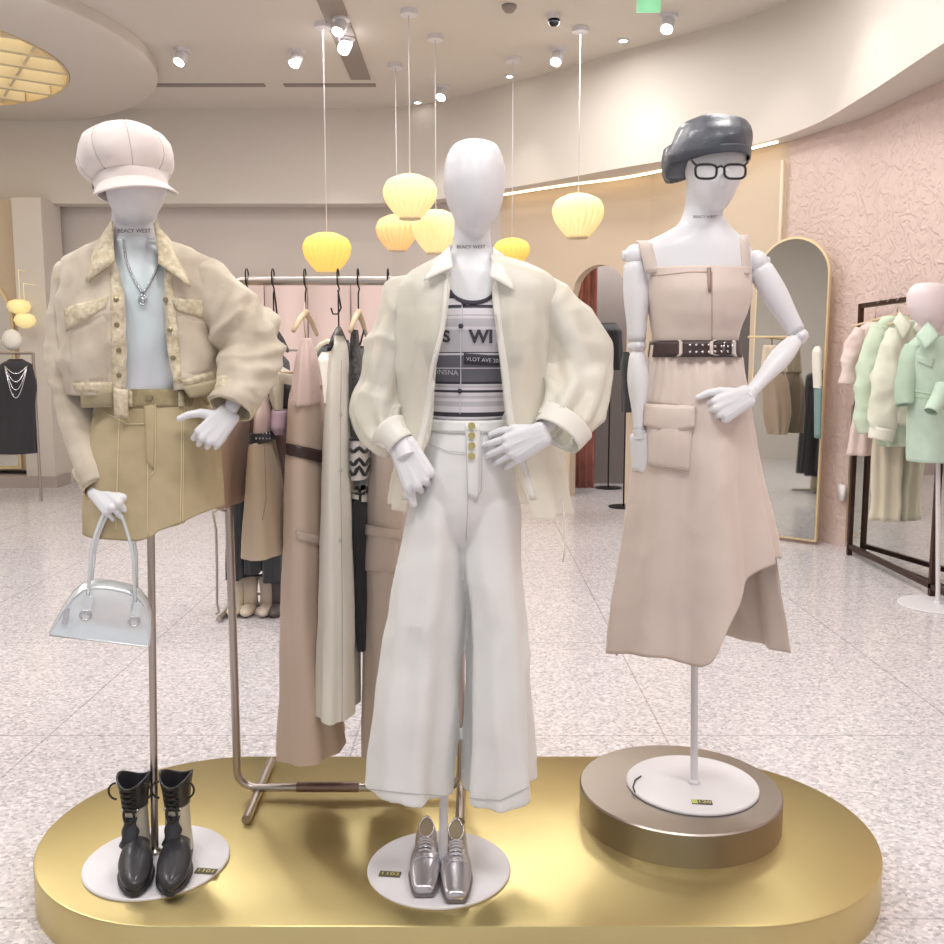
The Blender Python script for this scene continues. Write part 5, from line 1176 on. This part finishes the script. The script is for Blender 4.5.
tag(mk('low_plinth', M().box(-5.16-.9, -4.86, 9.9, 10.6, 0, .05), FASC), 'low white plinth on the floor at the far left', 'plinth') if False else None
# clothes inside the arched doorway
t, g, b = hang('dark_garment', 'dark clothes hanging inside the arched doorway', 'garment', [(323, 600, 616, .06), (332, 596, 622, .15), (370, 596, 623, .15)], 10.6, BLKC, 1, .01)
t, g, b = hang('dark_garment', 'black narrow garment, a mirror reflection built solid, left of the white mannequin arm', 'garment', [(352, 623, 629, .04), (366, 621, 633, .1), (412, 622, 632, .1)], 9.2, BLKC, 1, .008)  # mirrored garment, built here as a solid one
for x, y, Y, l in ((611, 323, 10.6, 'slim black stand holding the dark clothes inside the arched doorway'), (626.5, 352, 9.2, 'slim black stand beside the straight white mannequin arm')):
    p = W(x, y, Y); st = thing('garment_stand', l, 'stand', (p.x, Y+.0, 0)); mk('pole', M().tube([(p.x, Y, 0), p], .008, 8), BLACKM, st); mk('foot', M().lathe([(0, 0), (.15, 0), (.15, .01), (0, .014)], (p.x, Y, 0), 32), BLACKM, st, True, None, 40)
# brown garment and rail reflected in the arched mirror, built as solid things
YW = 7.35
t = thing('wall_rail', 'mirror reflection of a rail, built as a thin brass rail behind the bent arm of the right mannequin', 'rail', W(780, 337, YW))
mk('rail', M().tube([W(748, 337, YW), W(812, 337, YW)], .009, 10), GFRAME, t, True, None, 40)
for x in (758, 806): q = W(x, 337, YW); mk('bracket', M().tube([q, q+Vector((.16, .22, 0))], .008, 8), GFRAME, t)
t, g, b = hang('reflected_skirt', 'crumpled brown skirt reflected in the arched mirror, built solid on the brass rail', 'skirt', [(372, 762, 784, .05), (385, 762, 789, .07), (410, 763, 791, .08), (434, 768, 786, .08)], YW-.02, cloth((150, 132, 112), .5), 3, .02)
mk('upper_panel', loft([(345, 764, 784, .03, .03), (372, 761, 787, .05, .05)], YW-.02, 40, 10, fold=lambda th, t_, P: .006*math.sin(8*th)), cloth((206, 190, 168), .5), t, True, SOL(.002))
mk('hook', M().tube([W(772, 337, YW), W(772, 346, YW-.02)], .004, 6), BLACKM, t)
t, g, b = hang('teal_garment', 'narrow pale and teal garment at the edge of the arched mirror', 'garment', [(346, 816, 819, .03), (352, 813, 821, .06), (388, 814, 821, .06)], 7.15, IVORY, 1, .004)
mk('lower_panel', loft([(386, 815, 821, .06, .06), (438, 815, 820, .05, .05)], 7.15, 40, 10), cloth((120, 150, 148)), t, True, SOL(.002))
# ================================================================== bronze rack at the right
XR = 2.84
rr_ = thing('clothes_rack', 'dark bronze rectangular clothes rack along the pink plaster wall', 'clothes rack', (XR, 6.2, 0))
Ya, Yb2 = 6.88, 5.62; zt2 = W(857, 306, Ya).z; zb2 = .05; s_ = .016
mk('post', M().box(XR-s_, XR+s_, Ya-s_, Ya+s_, 0, zt2+s_), BRONZE, rr_, False); mk('post', M().box(XR-s_, XR+s_, Yb2-s_, Yb2+s_, 0, zt2+s_), BRONZE, rr_, False)
mk('top_rail', M().box(XR-s_, XR+s_, Yb2, Ya, zt2-s_, zt2+s_), BRONZE, rr_, False); mk('bottom_rail', M().box(XR-s_, XR+s_, Yb2-.8, Ya, zb2-s_+.02, zb2+s_+.02), BRONZE, rr_, False)
mk('post', M().box(XR-s_, XR+s_, Yb2-.8-s_, Yb2-.8+s_, 0, zt2+s_), BRONZE, rr_, False); mk('top_rail', M().box(XR-s_, XR+s_, Yb2-.8, Yb2, zt2-s_, zt2+s_), BRONZE, rr_, False)
def front_garment(name, label, cat, rows, Y, mt, sleeves=(), sd=.06, parts=None, hz=None):
    R = [(r[0], r[1], r[2], .06, .05) for r in rows]
    g = loft(R, Y, 64, 40, 2.0, fold=lambda th, t, P: t*.018*math.sin(9*th+Y*7)+crink(P, .010, 7, Y)+.014*rp(P, 6, 6, 3, Y)-.005)
    t = thing(name, label, cat, W((rows[-1][1]+rows[-1][2])/2, rows[-1][0], Y), 'clothes on the bronze rack')
    mk('body_cloth', g, mt, t, True, SOL(.003))
    for sl in sleeves: mk('sleeve', sleeve([(p[0], p[1], Y-p[3] if len(p) > 3 else Y, p[2]) for p in sl], 28, 40, .8, lambda q, s, P: crink(P, .014, 9, Y)+.014*rp(P, 7, 7, 7, Y)-.006), mt, t, True, SOL(.003))
    c = W(rows[0][1]*.5+rows[0][2]*.5, rows[0][0], Y)
    h = thing('clothes_hanger', 'wooden hanger inside the '+label.split(' hanging')[0], 'hanger', (c.x, Y, c.z), 'hangers on the bronze rack')
    mk('shoulder_bar', M().tube([c+Vector((-.16, 0, -.03)), c+Vector((0, 0, .01)), c+Vector((.16, 0, -.03))], [.008, .011, .008], 10), WOOD, h)
    mk('hook', M().tube([c+Vector((0, 0, .01)), Vector((c.x, Y, zt2-.03)), Vector((XR+.03, Y, zt2)), Vector((XR, Y, zt2+.026)), Vector((XR-.028, Y, zt2))], .003, 6), CHROME, h)
    return t, g.bvh()
MINTC = cloth((204, 220, 196)); CREAMC = cloth((224, 226, 208)); PINKT = cloth((228, 208, 202)); MINTJ = mat('mint_denim', srgb(190, 212, 194), .8, bump=.3, bscale=700, var=.08, vscale=8)
t, b = front_garment('pale_tee', 'pale pink short sleeved top hanging nearest the wall on the bronze rack', 'top', [(322, 866, 884), (330, 858, 892), (360, 858, 894), (400, 856, 894), (455, 848, 892)], 6.55, PINKT, [[(862, 330, 8), (855, 345, 9), (850, 368, 9), (848, 384, 8)]])
mk('printed_band', patch(b, [(860, 362), (876, 362), (876, 374), (860, 374)], 3, 2, .001, .003, None, 6.7), cloth((160, 140, 138)), t)
t, b = front_garment('mint_shirt', 'pale green long sleeved shirt hanging second on the bronze rack', 'shirt', [(316, 884, 910), (326, 876, 922), (360, 876, 926), (430, 878, 925), (446, 880, 925)], 6.25, MINTC, [[(882, 326, 10), (875, 350, 13), (868, 385, 13), (866, 415, 12), (868, 432, 10)]])
t, b = front_garment('cream_shirt', 'cream long sleeved shirt hanging third, beside the mint jacket', 'shirt', [(320, 900, 925), (330, 894, 938), (370, 892, 940), (425, 892, 940)], 6.05, CREAMC, [[(900, 330, 10), (893, 355, 14), (888, 390, 16), (884, 415, 14), (880, 436, 10)], [(906, 340, 10), (905, 372, 13), (900, 402, 13), (896, 424, 10)]])
mk('collar', sheet([(900, 312, 6.0), (893, 322, 6.0), (904, 340, 5.94), (912, 326, 5.94)], 6, 6, bulge=(0, -.02, 0)), CREAMC, t, True, SOL(.006)); mk('collar', sheet([(918, 312, 6.0), (928, 322, 6.0), (922, 342, 5.94), (914, 328, 5.94)], 6, 6, bulge=(0, -.02, 0)), CREAMC, t, True, SOL(.006))
mk('cuff', sleeve([(883, 428, 6.05, 12), (880, 440, 6.05, 11)], 24, 6, .9), cloth((234, 232, 218)), t, True, SOL(.006))
t, b = front_garment('long_cream_dress', 'long cream garment reaching low on the bronze rack', 'dress', [(330, 905, 920), (345, 885, 915), (430, 876, 915), (520, 872, 912)], 6.4, cloth((222, 212, 190)))
# mannequin with mint jacket
mG = thing('mannequin', 'partly seen white mannequin in a mint jacket at the right edge', 'mannequin', (2.79, 5.43, 0))
YG = 5.43
mk('body', egg([(283, 918, 940, .05, .06), (287, 912, 947, .08, .10), (296, 908, 951, .1, .11), (306, 908, 952, .105, .11), (316, 912, 949, .09, .09), (324, 919, 944, .06, .06), (330, 925, 940, .04, .04)], YG-.02).join(loft([(310, 920, 944, .045, .05), (338, 918, 946, .05, .055), (350, 905, 962, .07, .07), (400, 912, 955, .09, .08), (455, 914, 955, .08, .09)], YG, 32, 30, capT=True, capB=True)), mat('mannequin_pink_white', srgb(226, 212, 214), .45), mG, True, REM(.008))
pole_base(mG, (2.79, 5.43), 0, (938, 603, 938), 440, YG, .225, .013)
jg = thing('mint_jacket', 'mint green denim jacket on the partly seen mannequin at the right edge', 'jacket', W(935, 460, YG))
GJ = loft([(336, 918, 950, .08, .08), (346, 908, 962, .1, .1), (365, 903, 968, .13, .12), (400, 909, 966, .14, .13), (461, 908, 966, .14, .14)], YG, 64, 40, 2.1, fold=lambda th, t, P: crink(P, .008, 8, 3)); mk('jacket_body', GJ, MINTJ, jg, True, SOL(.004)); bG = GJ.bvh()
mk('collar', sheet([(928, 322, YG-.10), (916, 336, YG-.08), (926, 349, YG-.17), (940, 336, YG-.17)], 6, 6, bulge=(0, -.02, 0)), MINTJ, jg, True, SOL(.006))
mk('pocket_flap', patch(bG, [(917, 356), (934, 359), (932, 368), (918, 362)], 6, 4, .002, .006, None, YG), MINTJ, jg)
g = M(); seam(bG, [(910, 390), (944, 396)], .004, .003, 5, YG, g); seam(bG, [(911, 396), (944, 399)], .003, .003, 5, YG, g); mk('seam_piping', g, MINTC, jg)
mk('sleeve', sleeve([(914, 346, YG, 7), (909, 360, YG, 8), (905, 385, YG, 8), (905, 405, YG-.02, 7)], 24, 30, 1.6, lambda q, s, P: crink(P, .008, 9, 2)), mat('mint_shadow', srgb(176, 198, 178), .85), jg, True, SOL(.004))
mk('sleeve', sleeve([(944, 385, YG-.2, 7), (938, 400, YG-.22, 7), (931, 412, YG-.24, 6)], 24, 20, 1.2), MINTJ, jg, True, SOL(.004))
